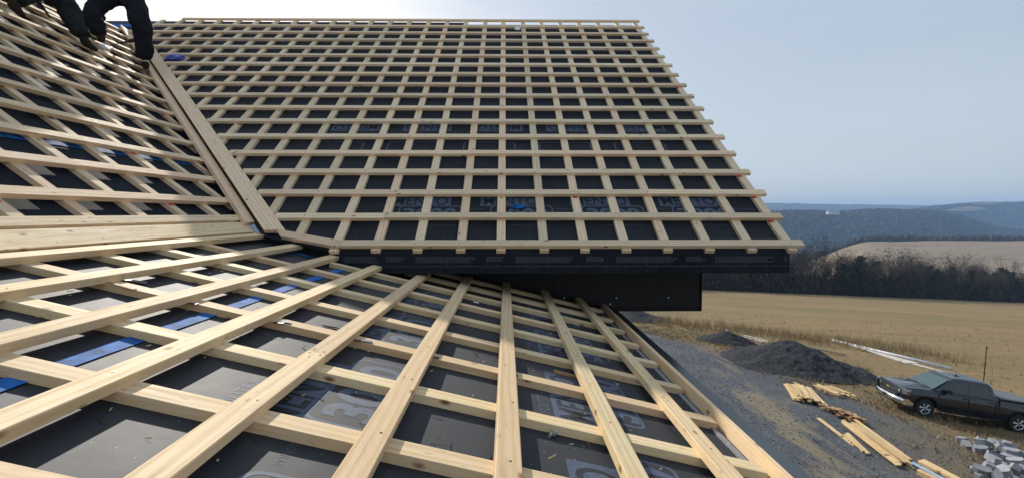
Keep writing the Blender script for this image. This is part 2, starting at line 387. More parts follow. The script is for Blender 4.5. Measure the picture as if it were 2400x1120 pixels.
def beam(name, a, b, nrm, wd, th, mat, parent, ch=.0, segs=3, top=True, cut=(0, 0)):
    """timber whose top face centre line runs a -> b; cut = skew of each end (m across the width)"""
    a, b = Vector(a), Vector(b); d = (b - a); L = d.length; d.normalize(); nrm = Vector(nrm).normalized()
    side = nrm.cross(d).normalized(); c = (a + b) / 2 - nrm * th / 2
    me = beam_me(L, wd, th, ch, segs)
    if cut[0] or cut[1]:
        for vtx in me.vertices:
            k = vtx.co.y / (wd / 2)
            if vtx.co.x < -L / 2 + 1e-4: vtx.co.x += cut[0] * k
            elif vtx.co.x > L / 2 - 1e-4: vtx.co.x += cut[1] * k
    M = Matrix(((d.x, side.x, nrm.x, c.x), (d.y, side.y, nrm.y, c.y), (d.z, side.z, nrm.z, c.z), (0, 0, 0, 1)))
    return link(name, me, mat, parent, M)

screwR, screwL, screwN = MB(), MB(), MB()
def screw(mb, p, n, r=.0042):
    n = Vector(n); u = n.orthogonal().normalized(); w_ = n.cross(u); p = Vector(p) + n * .0012
    mb.add([p + (u * math.cos(t) + w_ * math.sin(t)) * r for t in [k * math.pi / 3 for k in range(6)]], [tuple(range(6))])
# ---- main roof: counter battens up the slope, battens along it
DQ = .441; WB = .089; TB = .038
cxs = [.372 + .4105 * k + random.uniform(-.009, .009) for k in range(-22, 7)]
def rlo(X): # lower limit of the slope coordinate at X on the main roof (edge of valley board / angled eave board)
    if X > -1.66: return -.135
    if X > -2.29: return (-.135 + (-1.66 - X) / .63 * .28)
    return (2.625 - X - 4.727) / ct - .03
for X in cxs:
    q0 = rlo(X) + (.015 if X > -1.66 else 0)
    if q0 > QR1 - .3: continue
    beam('counter_batten', PR(X, q0, -TB), PR(X, QR1 - .02 - (.02 if X > -.8 else 0), -TB), NR_, WB, TB - .0005, W_R, main_roof)
JOINTS = {2: 1.62 - .02, 1: -1.27, 3: None, 4: -.45, 7: 1.6, 10: -.9, 12: .37}
tipdx = [.01, -.004, .006, 0, -.008, .004, 0, .008, -.006, .004, 0, .01, -.01, .0, .006, -.004, .006, .0]
for i in range(18):
    q = i * DQ - .0445 + random.uniform(-.004, .004)
    if i == 0: xl = -1.66
    else:
        Yq = 4.727 + (i * DQ) * ct; xl = 2.625 - Yq + .04
        if i >= 15: xl = {15: -8.1, 16: -7.36, 17: -7.0}[i]
    jt = JOINTS.get(i); xr = 2.934 + tipdx[i]
    if i == 17: q = QR1 - .035
    if i == 0:
        # first board is mitred against the angled piece
        beam('batten', PR(-1.66, q), PR(xr, q), NR_, WB, TB, W_R, main_roof, .0015, 3, cut=(0, 0))
    elif jt is not None:
        xj = min(cxs, key=lambda c: abs(c - jt))
        beam('batten', PR(xl, q), PR(xj - .001, q), NR_, WB, TB, W_R, main_roof, .0015)
        beam('batten', PR(xj + .002, q + .006), PR(xr, q + .001), NR_, WB, TB, W_R, main_roof, .0015)
    else:
        beam('batten', PR(xl, q), PR(xr, q), NR_, WB, TB, W_R, main_roof, .0015)
    for X in cxs:
        if X > xl + .02 and X < 2.9:
            for _ in range(2 if random.random() < .4 else 1): screw(screwR, PR(X + random.uniform(-.025, .025), q + random.uniform(-.022, .022)), NR_, .005)
# ridge cap batten seen along the top
# angled eave piece running from valley foot to the first batten
a0, b0 = PR(-2.28, .115), PR(-1.655, -.05)
beam('batten', a0, b0, NR_, .095, TB, W_R, main_roof, .0015, 3, cut=(-.06, .012))
for X_, q_ in ((-1.70, -.03), (-1.72, -.055), (-1.62, -.03), (-1.62, -.06), (-2.0, .05), (-1.98, .05)): screw(screwR, PR(X_, q_), NR_, .006)
# valley boards
def rv(X): return (2.52 - X - 4.727) / ct
beam('valley_board', PR(-2.33, rv(-2.33)), PR(-6.82, rv(-6.82)), NR_, .166, TB + .003, W_R, main_roof, .002, 6, cut=(.07, .10))
def lvq(X): return (-2.678 - X) / ct
beam('valley_board', PL(lvq(-2.62), 2.325 + 2.62, .045), PL(lvq(-7.80), 2.325 + 7.80, .045), NL_, .142, TB + .004, W_L, wing_roof, .002, 6, cut=(-.06, .07))
mb = MB()
for k in range(60):
    u = k / 59; X = -2.40 - 4.3 * u
    for s in (-.05, .05):
        if random.random() < .5: screw(screwR, PR(X, rv(X) + s * .9 + random.uniform(-.02, .02), .001), NR_, .0045)

# ---- wing roof
ysL = [4.79 - .4877 * k for k in range(-11, 13)]
for Y in ysL:
    if Y < -1.4: continue
    X1 = -2.66 if Y < 5.0 else -2.66 - (Y - 5.02) * 1.0
    q1 = QLr - .02
    if qL(X1) > q1 - .4: continue
    beam('counter_batten', PL(qL(X1) + .02, Y, -TB), PL(q1, Y, -TB), NL_, WB, TB - .0005, W_L, wing_roof)
for k in range(0, 16):
    q = k * .421 - .0445 if k else .112 - .0445
    Xe = -2.705 - (q) * ct; Ye = 2.31 - Xe - .03
    yj = None
    if k in (2, 5, 9): yj = ysL[[2, 5, 9].index(k) * 2 + 13]
    if k == 0: Ye = 5.07
    if yj:
        beam('batten', PL(q, -1.4), PL(q, yj - .001), NL_, WB, TB, W_L, wing_roof, .0015)
        beam('batten', PL(q + .002, yj + .001), PL(q, Ye), NL_, WB, TB, W_L, wing_roof, .0015)
    else:
        beam('batten', PL(q, -1.4), PL(q, Ye), NL_, WB, TB, W_L, wing_roof, .0015, 4)
    for Y in ysL:
        if -1 < Y < Ye: screw(screwL, PL(q + random.uniform(-.02, .02), Y + random.uniform(-.02, .02)), NL_, .005)
# broad board closing the change of slope
kb = beam('kink_board', PL(-.098, -1.4, .004), PL(-.098, 4.92, .004), NL_, .165, TB + .006, W_N, wing_roof, .003, 4, cut=(0, .03))
for k in range(14):
    for s in (-.04, .04): screw(screwL, PL(-.098 + s, .3 + k * .36 + random.uniform(-.08, .08), .004), NL_, .005)

# ---- low roof
ynear = [1.579 + .489 * j for j in range(-5, 9)]
XE = 1.135   # inside face of the edge board
for j, Y in enumerate(ynear):
    x0 = -2.56
    if j == 13: x0 = -.80
    if j == 12: x0 = -.62 - .4
    if j == 11: x0 = -1.62
    off = random.uniform(-.008, .008)
    beam('counter_batten', PN(x0, Y - .0445 + off, -TB), PN(XE - .004, Y - .0445 + off, -TB), NN_, WB, TB - .0005, W_N, low_roof, .0015, 3)
ends = [5.13, 4.84, 4.87, 4.95, 5.04, 5.37, 5.62, 5.70, 5.72]
xo = [0, 0, .002, 0, .004, .0, .01, .045, .045]
jn = {3: None, 4: 1.875}
for j in range(9):
    X = -2.543 + .417 * j + .0435 + xo[j]
    d0 = random.uniform(-.006, .006)
    if j == 4:
        yj = 2.08
        beam('batten', PN(X, -1.4), PN(X, yj - .001), NN_, WB, TB, W_N, low_roof, .003, 6)
        beam('batten', PN(X + .002, yj + .001), PN(X, ends[j]), NN_, WB, TB, W_N, low_roof, .003, 6)
        for s in (-.022, .022):
            for q in (-.025, .025): screw(screwN, PN(X + s, yj + q), NN_, .0055)
    else: beam('batten', PN(X + d0, -1.4), PN(X, ends[j]), NN_, WB, TB, W_N, low_roof, .003, 8)
    for Y in ynear:
        if Y < ends[j]:
            screw(screwN, PN(X + random.uniform(-.02, .02), Y - .045 + random.uniform(-.02, .02)), NN_, .0048)
# edge board on edge, insect screen, drip metal
beam('edge_board', PN(XE + .019, -1.4, -.002), PN(XE + .019 + .03, 5.74, -.002), NN_, .038, .074, W_N, low_roof, .002, 6)
t = NT('insect_mesh'); vv_ = t.voro(t.coord('Object'), 130); t.base(t.mix(t.rng(vv_.outputs['Distance'], .25, .5), (.05, .05, .055), (.30, .30, .31)), .6)
beam('insect_screen', PN(XE - .022, -1.4, -OM + .012), PN(XE - .022, 5.7, -OM + .012), NN_, .032, .010, t.mat, low_roof)
dr = MB()
pr = [PN(XE + .042, 0, -.052), PN(1.395, 0, -.060), PN(1.40, 0, -.064), PN(1.40, 0, -.19), PN(1.385, 0, -.19), PN(1.385, 0, -.075), PN(XE + .042, 0, -.066)]
v = [Vector((p.x, y, p.z)) for y in (-1.5, 5.82) for p in pr]; n = len(pr)
dr.add(v, [(i, i + 1, n + i + 1, n + i) for i in range(n - 1)] + [(n - 1, 0, n, 2 * n - 1), tuple(range(n)), tuple(range(2 * n - 1, n - 1, -1))])
dr.build('drip_edge', M_DRIP, low_roof)
for k in range(9):
    p = PN(1.255, .55 + k * .62, -.055); q = MB(); q.tube(p, p + NN_ * .006, .012, .009, 10); q.build('drip_screw', M_STEEL, low_roof, True)
# wall under the low roof and the body of the house
mb = MB(); mb.box((-2.7, 2.2, -4.9), (7.2, 7.3, 6.8)); hw = mb.build('wall', M_WALL, house)
mb = MB(); mb.box((-6.0, 11.2, -4.9), (13.8, 9.0, 6.8)); mb.build('wall', M_WALL, house)
# fascia of the main roof, wrapped in printed membrane
fas = MB()
fas.add([(-1.70, 4.665, -.395), (2.80, 4.665, -.395), (2.80, 4.665, -.585), (-1.70, 4.665, -.585), (-1.70, 4.80, -.395), (2.80, 4.80, -.33), (2.80, 4.80, -.585), (-1.70, 4.80, -.585)],
        [(0, 3, 2, 1), (4, 5, 6, 7), (0, 1, 5, 4), (3, 7, 6, 2), (1, 2, 6, 5), (0, 4, 7, 3)])
fascia = fas.build('fascia', M_MEMF, house)
mb = MB()
mb.add([(2.795, 4.79, -.40), (2.795, 10.72, 4.10), (2.795, 10.72, 3.92), (2.795, 4.79, -.585), (2.74, 4.79, -.40), (2.74, 10.72, 4.10), (2.74, 10.72, 3.92), (2.74, 4.79, -.585)], [(0, 3, 2, 1), (4, 5, 6, 7), (0, 1, 5, 4), (2, 3, 7, 6), (0, 4, 7, 3), (1, 2, 6, 5)])
mb.build('rake_board', M_BLK, house)
mb = MB(); mb.box((.55, 5.5, -.575), (4.36, 1.4, .016)); mb.box((2.6, 7, -.575), (.3, 4.4, .016)); mb.build('soffit', M_BLK, house)
# boxed beam under the eave
bxm = MB()
bxm.box((.39, 6.35, -.87), (4.04, 1.06, .66)); boxed = bxm.build('soffit_box', M_BLK, house)
for c, d in (((.39, 5.812, -1.19), (4.04, .028, .012)), ((2.405, 5.812, -.88), (.012, .028, .61)), ((.39, 5.80, -1.158), (4.0, .02, .008)), ((.60, 5.815, -.88), (.012, .012, .6))):
    m_ = MB(); m_.box(c, d); m_.build('box_trim', M_BLK, boxed)
for p in ((1.358, 5.80, -1.032), (1.999, 5.80, -1.029), (1.28, 5.80, -1.106), (.714, 5.80, -1.031)):
    m_ = MB(); m_.tube(p, (p[0], 5.825, p[2]), .011, .011, 10); m_.build('box_screw', M_WHITE, boxed, True)

tag(screwR.build('screw_heads', M_SCREW, main_roof), kind='stuff')
tag(screwL.build('screw_heads', M_SCREW, wing_roof), kind='stuff')
tag(screwN.build('screw_heads', M_SCREW, low_roof), kind='stuff')

# ---- print on the membrane
def text_geo(body, size, bold=0.0, squash=1.0):
    cu = bpy.data.curves.new('t', 'FONT'); cu.body = body; cu.size = size; cu.offset = bold; cu.resolution_u = 4
    ob = bpy.data.objects.new('t', cu); COL.objects.link(ob); bpy.context.view_layer.update()
    me = ob.evaluated_get(bpy.context.evaluated_depsgraph_get()).to_mesh()
    v = [(p.co.x * squash, p.co.y) for p in me.vertices]; f = [tuple(p.vertices) for p in me.polygons]
    ob.to_mesh_clear(); COL.objects.unlink(ob); bpy.data.objects.remove(ob); bpy.data.curves.remove(cu)
    return v, f
def fitw(g, wd):
    v, f = g; x0 = min(p[0] for p in v); x1 = max(p[0] for p in v); k = wd / (x1 - x0)
    return [((p[0] - x0) * k, p[1]) for p in v], f
G_MENTO = fitw(text_geo('MENTO', .235, .003), .60); G_SOL = fitw(text_geo('SOLITEX', .075), .285)
G_3000 = fitw(text_geo('3000', .27, .009), .58); G_WWW = fitw(text_geo('www.proclima.com', .05), .42)
G_WIND = fitw(text_geo('WINDTIGHT', .04), .23)
def rr(x0, x1, y0, y1, r, n=5):
    p = []
    for cx, cy, a in ((x1 - r, y1 - r, 0), (x0 + r, y1 - r, 90), (x0 + r, y0 + r, 180), (x1 - r, y0 + r, 270)):
        for k in range(n + 1): t = R(a + 90 * k / n); p.append((cx + r * math.cos(t), cy + r * math.sin(t)))
    return p
def unit_meshes():
    A, B, C = [], [], []   # light, dark, faint: (verts2d, faces)
    A.append(([(x + .005, y + .275) for x, y in G_SOL[0]], G_SOL[1]))
    A.append(([(-.035, .045), (.635, .045), (.635, .255), (-.035, .255)], [(0, 1, 2, 3)]))
    B.append(([(x, y + .066) for x, y in G_MENTO[0]], G_MENTO[1]))
    A.append(([(x + .13, y - .185) for x, y in G_3000[0]], G_3000[1]))
    o = rr(.075, .765, -.205, .055, .055); i_ = rr(.092, .748, -.188, .038, .04); n = len(o)
    A.append((o + i_, [(k, (k + 1) % n, n + (k + 1) % n, n + k) for k in range(n)]))
    C.append(([(x + .30, y - .30) for x, y in G_WWW[0]], G_WWW[1]))
    C.append(([(x + .80, y - .02) for x, y in G_WIND[0]], G_WIND[1]))
    return A, B, C
U = unit_meshes()
def lay(name, parts, mat, fn, off, parent):
    mb = MB()
    for v, f in parts: mb.add([fn(x, y, off) for x, y in v], f)
    me = mb.me(name)
    # face the open side
    return link(name, me, mat, parent)
def logo(fn, parent, xmax=99):
    for ps, nm, mt, of in ((U[0], 'printed_logo', M_PRINT, .0007), (U[1], 'printed_letters', M_PRINTD, .0014), (U[2][:1], 'printed_address', M_PRINTF, .0007), (U[2][1:], 'printed_word', M_PRINTF, .0007)):
        pp = clip(ps, xmax)
        if pp: lay(nm, pp, mt, fn, of, parent)
def clip(parts, xmax):
    out = []
    for v, f in parts:
        f2 = [q for q in f if all(v[i][0] < xmax for i in q)]
        if f2: out.append((v, f2))
    return out
for k in range(-2, 4):
    X0 = -.245 + k * 1.0
    if X0 < -2.2: continue
    logo(lambda x, y, o, X0=X0: PR(X0 + x, .615 + y, -OM + o), main_roof, 2.78 - X0)
for k in range(-3, 3):
    X0 = 1.205 + k * 1.0
    for parts, mat, nm, qc, yc in ((U[0][3:], M_PRINT, 'printed_logo', 2.0, -.085), (U[0][1:2], M_PRINT, 'printed_logo', 2.53, .15), (U[1], M_PRINTD, 'printed_letters', 2.53, .15), (U[2][:1], M_PRINTF, 'printed_address', 1.66, -.28)):
        X1 = X0 if X0 - .8 > -6 else X0
        keep = [(v, [q for q in f if all(X0 - v[i][0] < 2.78 for i in q)]) for v, f in parts]
        lay(nm, [p for p in keep if p[1]], mat, lambda x, y, o: PR(X0 - x, qc - (y - yc), -OM + o), .0007 if mat is not M_PRINTD else .0014, main_roof)
for k in range(-1, 3):
    Y0 = 2.17 + k * 1.02
    logo(lambda x, y, o, Y0=Y0: PN(.50 - y, Y0 + x, -OM + o), low_roof, 5.75 - Y0)
    logo(lambda x, y, o, Y0=Y0: PN(-.65 - y, Y0 + x - .60, -OM + o), low_roof, 5.75 - Y0 + .4)
# fine print and ruler on the fascia, and along the membrane edge of the low roof
fp = MB()
def rect(x0, x1, z0, z1, y=4.6615): fp.add([(x0, y, z0), (x1, y, z0), (x1, y, z1), (x0, y, z1)], [(0, 1, 2, 3)])
rect(-1.6, 2.79, -.5165, -.514)
x = -1.55; k = 0
while x < 2.78:
    h = .045 if k % 5 == 0 else .016; h = .026 if k % 10 == 5 else h
    rect(x, x + .0025, -.514, -.514 + h); x += .0978; k += 1
for blk in range(-2, 4):
    for (bx0, wl, nl) in ((.10 + blk * .98, .60, 6), (.79 + blk * .98, .17, 5)):
        for r_ in range(nl):
            zz = -.425 - r_ * .0105; xx = bx0; end = bx0 + wl * random.uniform(.85, 1.)
            while xx < end and xx < 2.76:
                d = random.uniform(.012, .04)
                if xx > -1.6: rect(xx, min(xx + d, 2.77), zz, zz + .0032)
                xx += d + .006
tag(fp.build('fine_print', plain('print_white', (.12, .13, .15), .6), fascia), kind='stuff')
fe = MB()
for blk in range(-3, 12):
    for r_ in range(6):
        yy = blk * .52; end = yy + .40
        while yy < end:
            d = random.uniform(.01, .035); X0 = .905 + r_ * .035
            if yy + d < 5.7: fe.add([PN(X0, yy, -OM + .002), PN(X0 + .004, yy, -OM + .002), PN(X0 + .004, yy + d, -OM + .002), PN(X0, yy + d, -OM + .002)], [(0, 1, 2, 3)])
            yy += d + .006
tag(fe.build('fine_print', M_PRINTF, low_roof), kind='stuff')
# ---- blue sealing tapes, slightly rumpled
def tape(fn, a, b, wd, parent, n=60):
    v = []
    for k in range(n + 1):
        s = a + (b - a) * k / n
        for e in (-1, 0, 1):
            v.append(fn(e * wd / 2 * (1 + random.uniform(-.05, .05)), s, .004 + random.uniform(0, .0022)))
    f = [(3 * k + j, 3 * k + j + 1, 3 * k + j + 4, 3 * k + j + 3) for k in range(n) for j in (0, 1)]
    return link('sealing_tape', mesh('sealing_tape', v, f, True), M_TAPE, parent)
tape(lambda e, s, o: PN(-1.505 + e, s, -OM + o), -.5, 5.2, .068, low_roof)
tape(lambda e, s, o: PL(qL(-3.66) + e, s, -OM + o), 1., 5.9, .07, wing_roof)
tape(lambda e, s, o: PL(qL(-4.80) + e, s, -OM + o), 1., 6.9, .07, wing_roof)
tape(lambda e, s, o: PR(s, 7.18 + e * 1.6, -OM + o), -9.9, -6.4, .13, main_roof)
# rumpled blue strip where the low roof tucks under the eave
tape(lambda e, s, o: PN(s, 4.66 + e - (s + 1.4) * .05, -OM + o * 1.5), -2.3, -.9, .05, low_roof)

# ---- shims and small loose things
def shim(p, n, d, sz, mat, parent, name='shim'):
    n = Vector(n); d = Vector(d).normalized(); side = n.cross(d)
    M = Matrix(((d.x, side.x, n.x), (d.y, side.y, n.y), (d.z, side.z, n.z)))
    mb = MB(); mb.box((0, 0, 0), sz); c = Vector(p) + n * sz[2] / 2
    return mb.build(name, mat, parent, M=Matrix.Translation(c) @ M.to_4x4())
for X in (-1.60, -1.165, -.755, -.37, .045):
    shim(PN(X, 2.47 + (X + .7) * .02, -TB + .0005), NN_, (1, 0, 0), (.055, .028, .003), M_SHIM, low_roof)
for k, (i, X) in enumerate(((1, 2.80), (2, 2.80), (3, 2.80), (2, .78), (9, 2.79), (6, -3.7))):
    shim(PR(X, i * DQ - WB - .012, -TB + .0005), NR_, (1, 0, 0), (.05, .04, .004), M_RED, main_roof)
for (q_, Y_) in ((1, 2.83), (2, 2.83), (4, 4.3), (1, 4.3), (3, 4.78)):
    shim(PL(q_ * .421 - WB - .012, Y_, -TB + .0005), NL_, (0, 1, 0), (.055, .05, .004), M_RED if (q_ + int(Y_)) % 2 else M_SHIM, wing_roof)

def loose(name, label, cat, build, mat, smooth=False):
    mb = MB(); build(mb); o = mb.build(name, mat, None, smooth)
    # put the origin at the thing
    c = Vector((sum(v[0] for v in mb.v), sum(v[1] for v in mb.v), sum(v[2] for v in mb.v))) / len(mb.v)
    for v in o.data.vertices: v.co -= c
    o.location = c; return tag(o, label, cat)
def slab(mb, p, n, d, sz):
    n = Vector(n); d = Vector(d); d = (d - n * d.dot(n)).normalized(); s = n.cross(d)
    mb.box(Vector(p) + n * sz[2] / 2, sz, Matrix(((d.x, s.x, n.x), (d.y, s.y, n.y), (d.z, s.z, n.z))))
loose('wood_scrap', 'thin reddish wood splint lying across a board in the left foreground', 'wood scrap', lambda m: slab(m, PN(-1.97, 2.47, -TB), NN_, (1, -.12, 0), (.16, .025, .005)), W_S)
loose('wood_stick', 'short reddish stick under the second board from the eave', 'stick', lambda m: slab(m, PN(.37, 2.80, -OM + .003), NN_, (1, -.05, 0), (.14, .016, .016)), W_S)
loose('metal_strip', 'thin grey metal strip lying on the membrane at the left', 'metal strip', lambda m: slab(m, PN(-2.09, 2.70, -OM + .006), NN_, (1, .25, 0), (.15, .035, .003)), M_GREYM)
for nm, lb, X, Y in (('plastic_tag', 'small white plastic tag on a strip near the fifth board from the eave', -.273, 4.17), ('plastic_tag', 'grey plastic tag beside the spliced board', -.735, 2.49), ('plastic_tag', 'grey plastic tag between the third and fourth boards from the left', -1.16, 2.50)):
    loose(nm, lb, 'tag', lambda m: slab(m, PN(X + .02, Y - .01, -TB + .004), NN_, (1, .15, 0), (.05, .028, .004)), M_WHITE if X > -.5 else M_GREYM)
def nails(m):
    for a in (.2, -.1): p = PN(-1.02, 2.69, -OM + .006); m.tube(p, p + Vector((.10, -.02 + a * .12, -.02)), .003, .003, 6)
loose('nail', 'pair of dark nails on a sunlit patch of membrane', 'nail', nails, M_SHIM)
def crumb(m):
    p = PN(.207, 1.94, -OM + .012)
    for k in range(5): q = p + Vector((random.uniform(-.022, .022), random.uniform(-.014, .014), 0)); m.tube(q - Vector((.008, 0, .01)), q + Vector((.008, .004, .008)), .006, .004, 6)
loose('mud_crumb', 'pale crumpled lump on dark membrane near the bottom centre', 'debris', crumb, M_GREYM, True)
dbs = MB()
for k in range(420):
    X, Y = random.uniform(-2.3, 1.05), random.uniform(.9, 4.2); p = PN(X, Y, -OM + .003); a = random.uniform(0, 3.14); l = random.uniform(.004, .014) * (2.2 if random.random() < .12 else 1)
    d = Vector((math.cos(a) * l, math.sin(a) * l, 0)); s = Vector((-math.sin(a), math.cos(a), 0)) * random.uniform(.001, .003)
    dbs.add([p - d - s, p + d - s, p + d + s + NN_ * .003, p - d + s + NN_ * .003], [(0, 1, 2, 3)])
tag(dbs.build('wood_shavings', W_P), 'pale sawdust and shavings scattered over the dark membrane', 'shavings', kind='stuff')
scuff = MB()
for k in range(46):
    X, Y = random.choice([(-1.1, 2.25), (-.75, 2.1), (-.3, 1.75), (-.95, 2.7), (-.75, 1.45)]); X += random.gauss(0, .12); Y += random.gauss(0, .14)
    p = PN(X, Y, -OM + .0025); a = random.gauss(-.9, .7); l = random.uniform(.01, .05); d = Vector((math.cos(a) * l, math.sin(a) * l, -TN * math.cos(a) * l)); s = Vector((-math.sin(a), math.cos(a), TN * math.sin(a))) * random.uniform(.0008, .0025)
    scuff.add([p - d - s, p + d - s * .3, p + d + s * .3, p - d + s], [(0, 1, 2, 3)])
tag(scuff.build('scuff_marks', M_SHIM, low_roof), kind='stuff')

def crumple(name, label, cat, c, d, mat, n=10, amp=.35, nrm=(0, 0, 1), par=None):
    bm = bmesh.new(); bmesh.ops.create_icosphere(bm, subdivisions=3, radius=1)
    for v in bm.verts:
        k = 1 + amp * noise.noise(v.co * 2.3 + Vector((len(name), 0, c[0]))); v.co = Vector((v.co.x * d[0] * k, v.co.y * d[1] * k, v.co.z * d[2] * k))
    me = bpy.data.meshes.new(name); bm.to_mesh(me); bm.free()
    for p in me.polygons: p.use_smooth = False
    q = Vector((0, 0, 1)).rotation_difference(Vector(nrm)).to_matrix().to_4x4()
    o = link(name, me, mat, par, Matrix.Translation(Vector(c)) @ q)
    return tag(o, label, cat) if label else o
crumple('plastic_wrapper', 'crumpled blue plastic wrapper caught on a main roof batten near the valley', 'wrapper', PR(-5.90, (8.66 - 4.727) / ct + .12, 0), (.16, .12, .05), M_BLUEP, nrm=NR_)
crumple('plastic_bag', 'small white plastic scrap hanging below the main roof ridge', 'plastic scrap', PR(.25, (10.15 - 4.727) / ct, .02), (.06, .10, .02), M_WHITE, nrm=NR_)
crumple('blue_scrap', 'small crumpled blue tape scrap on the membrane in the second row', 'tape scrap', PR(.14, .63, -OM + .02), (.075, .035, .02), M_TAPE, nrm=NR_)
crumple('white_glove', 'white work glove dropped beside the standing worker\'s boot', 'glove', Vector((-6.13, 7.55, 2.53)), (.07, .06, .035), M_WHITE, nrm=NL_)
loose('cedar_shingle', 'pale wedge of scrap board tucked behind the kneeling worker\'s leg', 'board scrap', lambda m: slab(m, Vector((-6.50, 7.12, 2.86)), NL_, (.5, 1, .1), (.22, .16, .01)), W_P)

# ------------------------------------------------------------------ people
def fabric(name, c):
    t = NT(name); n = t.noise(t.coord('Object'), 5, 5, .6, .8); m = t.noise(t.coord('Object'), 160, 2)
    t.bump(n, .6, .03); return t.base(t.mix(t.rng(n, .3, .7), tuple(x * .75 for x in c), tuple(x * 1.25 for x in c)), .9, 0, .15)
F_NAVY = fabric('navy_work_clothes', (.013, .014, .018)); F_CHAR = fabric('charcoal_work_clothes', (.022, .024, .026))
F_BOOT = fabric('brown_leather', (.032, .024, .016)); F_SKIN = plain('skin', (.42, .22, .15), .5); F_MAR = fabric('maroon_knit', (.14, .012, .016)); F_HAIR = fabric('dark_hair', (.02, .014, .01)); F_CAP = fabric('knit_cap', (.03, .03, .035))
def skin_obj(name, verts, edges, mat, parent, sub=2, root=0, fat=1.):
    me = bpy.data.meshes.new(name); me.from_pydata([v[0] for v in verts], edges, []); me.update()
    o = bpy.data.objects.new(name, me); COL.objects.link(o); me.materials.append(mat)
    m = o.modifiers.new('skin', 'SKIN'); m.use_smooth_shade = True; m.branch_smoothing = .6
    sk = me.skin_vertices[0].data
    for i, v in enumerate(verts):
        r = v[1]; r = r if isinstance(r, tuple) else (r, r); r = (r[0] * fat, r[1] * fat); sk[i].radius = r; sk[i].use_root = (i == root)
    s = o.modifiers.new('sub', 'SUBSURF'); s.levels = sub; s.render_levels = sub
    if fat > 1:
        s.levels = s.render_levels = 3
        tx = bpy.data.textures.get('folds') or bpy.data.textures.new('folds', 'CLOUDS'); tx.noise_scale = .13; tx.noise_depth = 3
        d = o.modifiers.new('folds', 'DISPLACE'); d.texture = tx; d.texture_coords = 'GLOBAL'; d.strength = .075; d.mid_level = .5
    if parent: o.parent = parent; o.matrix_parent_inverse = INV[parent.name]
    return o
def boot(ank, toe, mat, parent):
    a, t_ = Vector(ank), Vector(toe)
    return skin_obj('boot', [(a + Vector((0, 0, .10)), .062), (a, .060), (a + (t_ - a) * .45 + Vector((0, 0, -.03)), (.058, .05)), (t_ + Vector((0, 0, -.035)), (.05, .036)), (a - (t_ - a) * .25 + Vector((0, 0, -.04)), (.045, .04))], [(0, 1), (1, 2), (2, 3), (1, 4)], mat, parent, 2, 1)
def hand(wr, d, palm, parent, mat=F_SKIN, close=.8, sc=1.):
    """palm and five curled fingers; d = pointing direction, palm = palm normal"""
    wr, d, palm = Vector(wr), Vector(d).normalized(), Vector(palm); palm = (palm - d * palm.dot(d)).normalized(); s = d.cross(palm)
    skin_obj('hand', [(wr, .026 * sc), (wr + d * .045 * sc, (.036 * sc, .020 * sc)), (wr + d * .085 * sc, (.040 * sc, .017 * sc))], [(0, 1), (1, 2)], mat, parent, 1)
    for k, (o_, l) in enumerate(((-.030, .070), (-.010, .080), (.011, .075), (.030, .060))):
        b = wr + d * .078 * sc + s * o_ * sc; p = [b]; a = 0
        for q in (.42, .32, .26):
            a += close * (.75 if q == .42 else .95); p.append(p[-1] + (d * math.cos(a) + palm * math.sin(a)) * l * q * sc)
        skin_obj('finger', [(x, .0095 * sc) for x in p], [(0, 1), (1, 2), (2, 3)], mat, parent, 1)
    b = wr + d * .03 * sc - s * .034 * sc
    skin_obj('thumb', [(b, .012 * sc), (b - s * .022 * sc + d * .025 * sc + palm * .012 * sc, .011 * sc), (b - s * .018 * sc + d * .052 * sc + palm * .034 * sc, .009 * sc)], [(0, 1), (1, 2)], mat, parent, 1)
def head(c, look, parent, hair):
    c, look = Vector(c), Vector(look).normalized(); up = Vector((0, 0, 1)); s = look.cross(up).normalized(); up = s.cross(look)
    bm = bmesh.new(); bmesh.ops.create_icosphere(bm, subdivisions=4, radius=1)
    for v in bm.verts:
        x, y, z = v.co
        y2 = y * .098; x2 = x * .076; z2 = z * .118
        if z < 0: x2 *= 1 + .28 * z; y2 *= 1 + .15 * z
        if y > .3:
            y2 += .020 * math.exp(-((x / .13) ** 2 + ((z + .12) / .16) ** 2)) ; y2 -= .010 * math.exp(-(((abs(x) - .36) / .16) ** 2 + ((z - .05) / .12) ** 2))
            y2 += .005 * math.exp(-((x / .3) ** 2 + ((z + .42) / .07) ** 2)) - .004 * math.exp(-((x / .35) ** 2 + ((z + .50) / .03) ** 2))
        if abs(x) > .9 and abs(y) < .3 and abs(z) < .35: x2 *= 1.14
        v.co = s * x2 + look * y2 + up * z2
    me = bpy.data.meshes.new('head'); bm.to_mesh(me); bm.free()
    for p in me.polygons: p.use_smooth = True
    h = link('head', me, F_SKIN, parent, Matrix.Translation(c))
    for sx in (-1, 1):
        m_ = MB(); m_.tube(c + s * sx * .028 + look * .083 + up * .006, c + s * sx * .028 + look * .091 + up * .006, .010, .007, 10); m_.build('eye', M_SHIM, parent, True)
        skin_obj('ear', [(c + s * sx * .078 + up * .018 - look * .004, .012), (c + s * sx * .082 - up * .018, .009)], [(0, 1)], F_SKIN, parent, 1)
    bm = bmesh.new(); bmesh.ops.create_icosphere(bm, subdivisions=3, radius=1)
    for v in bm.verts:
        x, y, z = v.co; z = max(z, .12 if y > .2 else -.25); v.co = s * x * .086 + look * (y * .106 - .004) + up * (z * .128 + .006)
    me = bpy.data.meshes.new('cap'); bm.to_mesh(me); bm.free()
    for p in me.polygons: p.use_smooth = True
    link('knit_cap', me, hair, parent, Matrix.Translation(c))
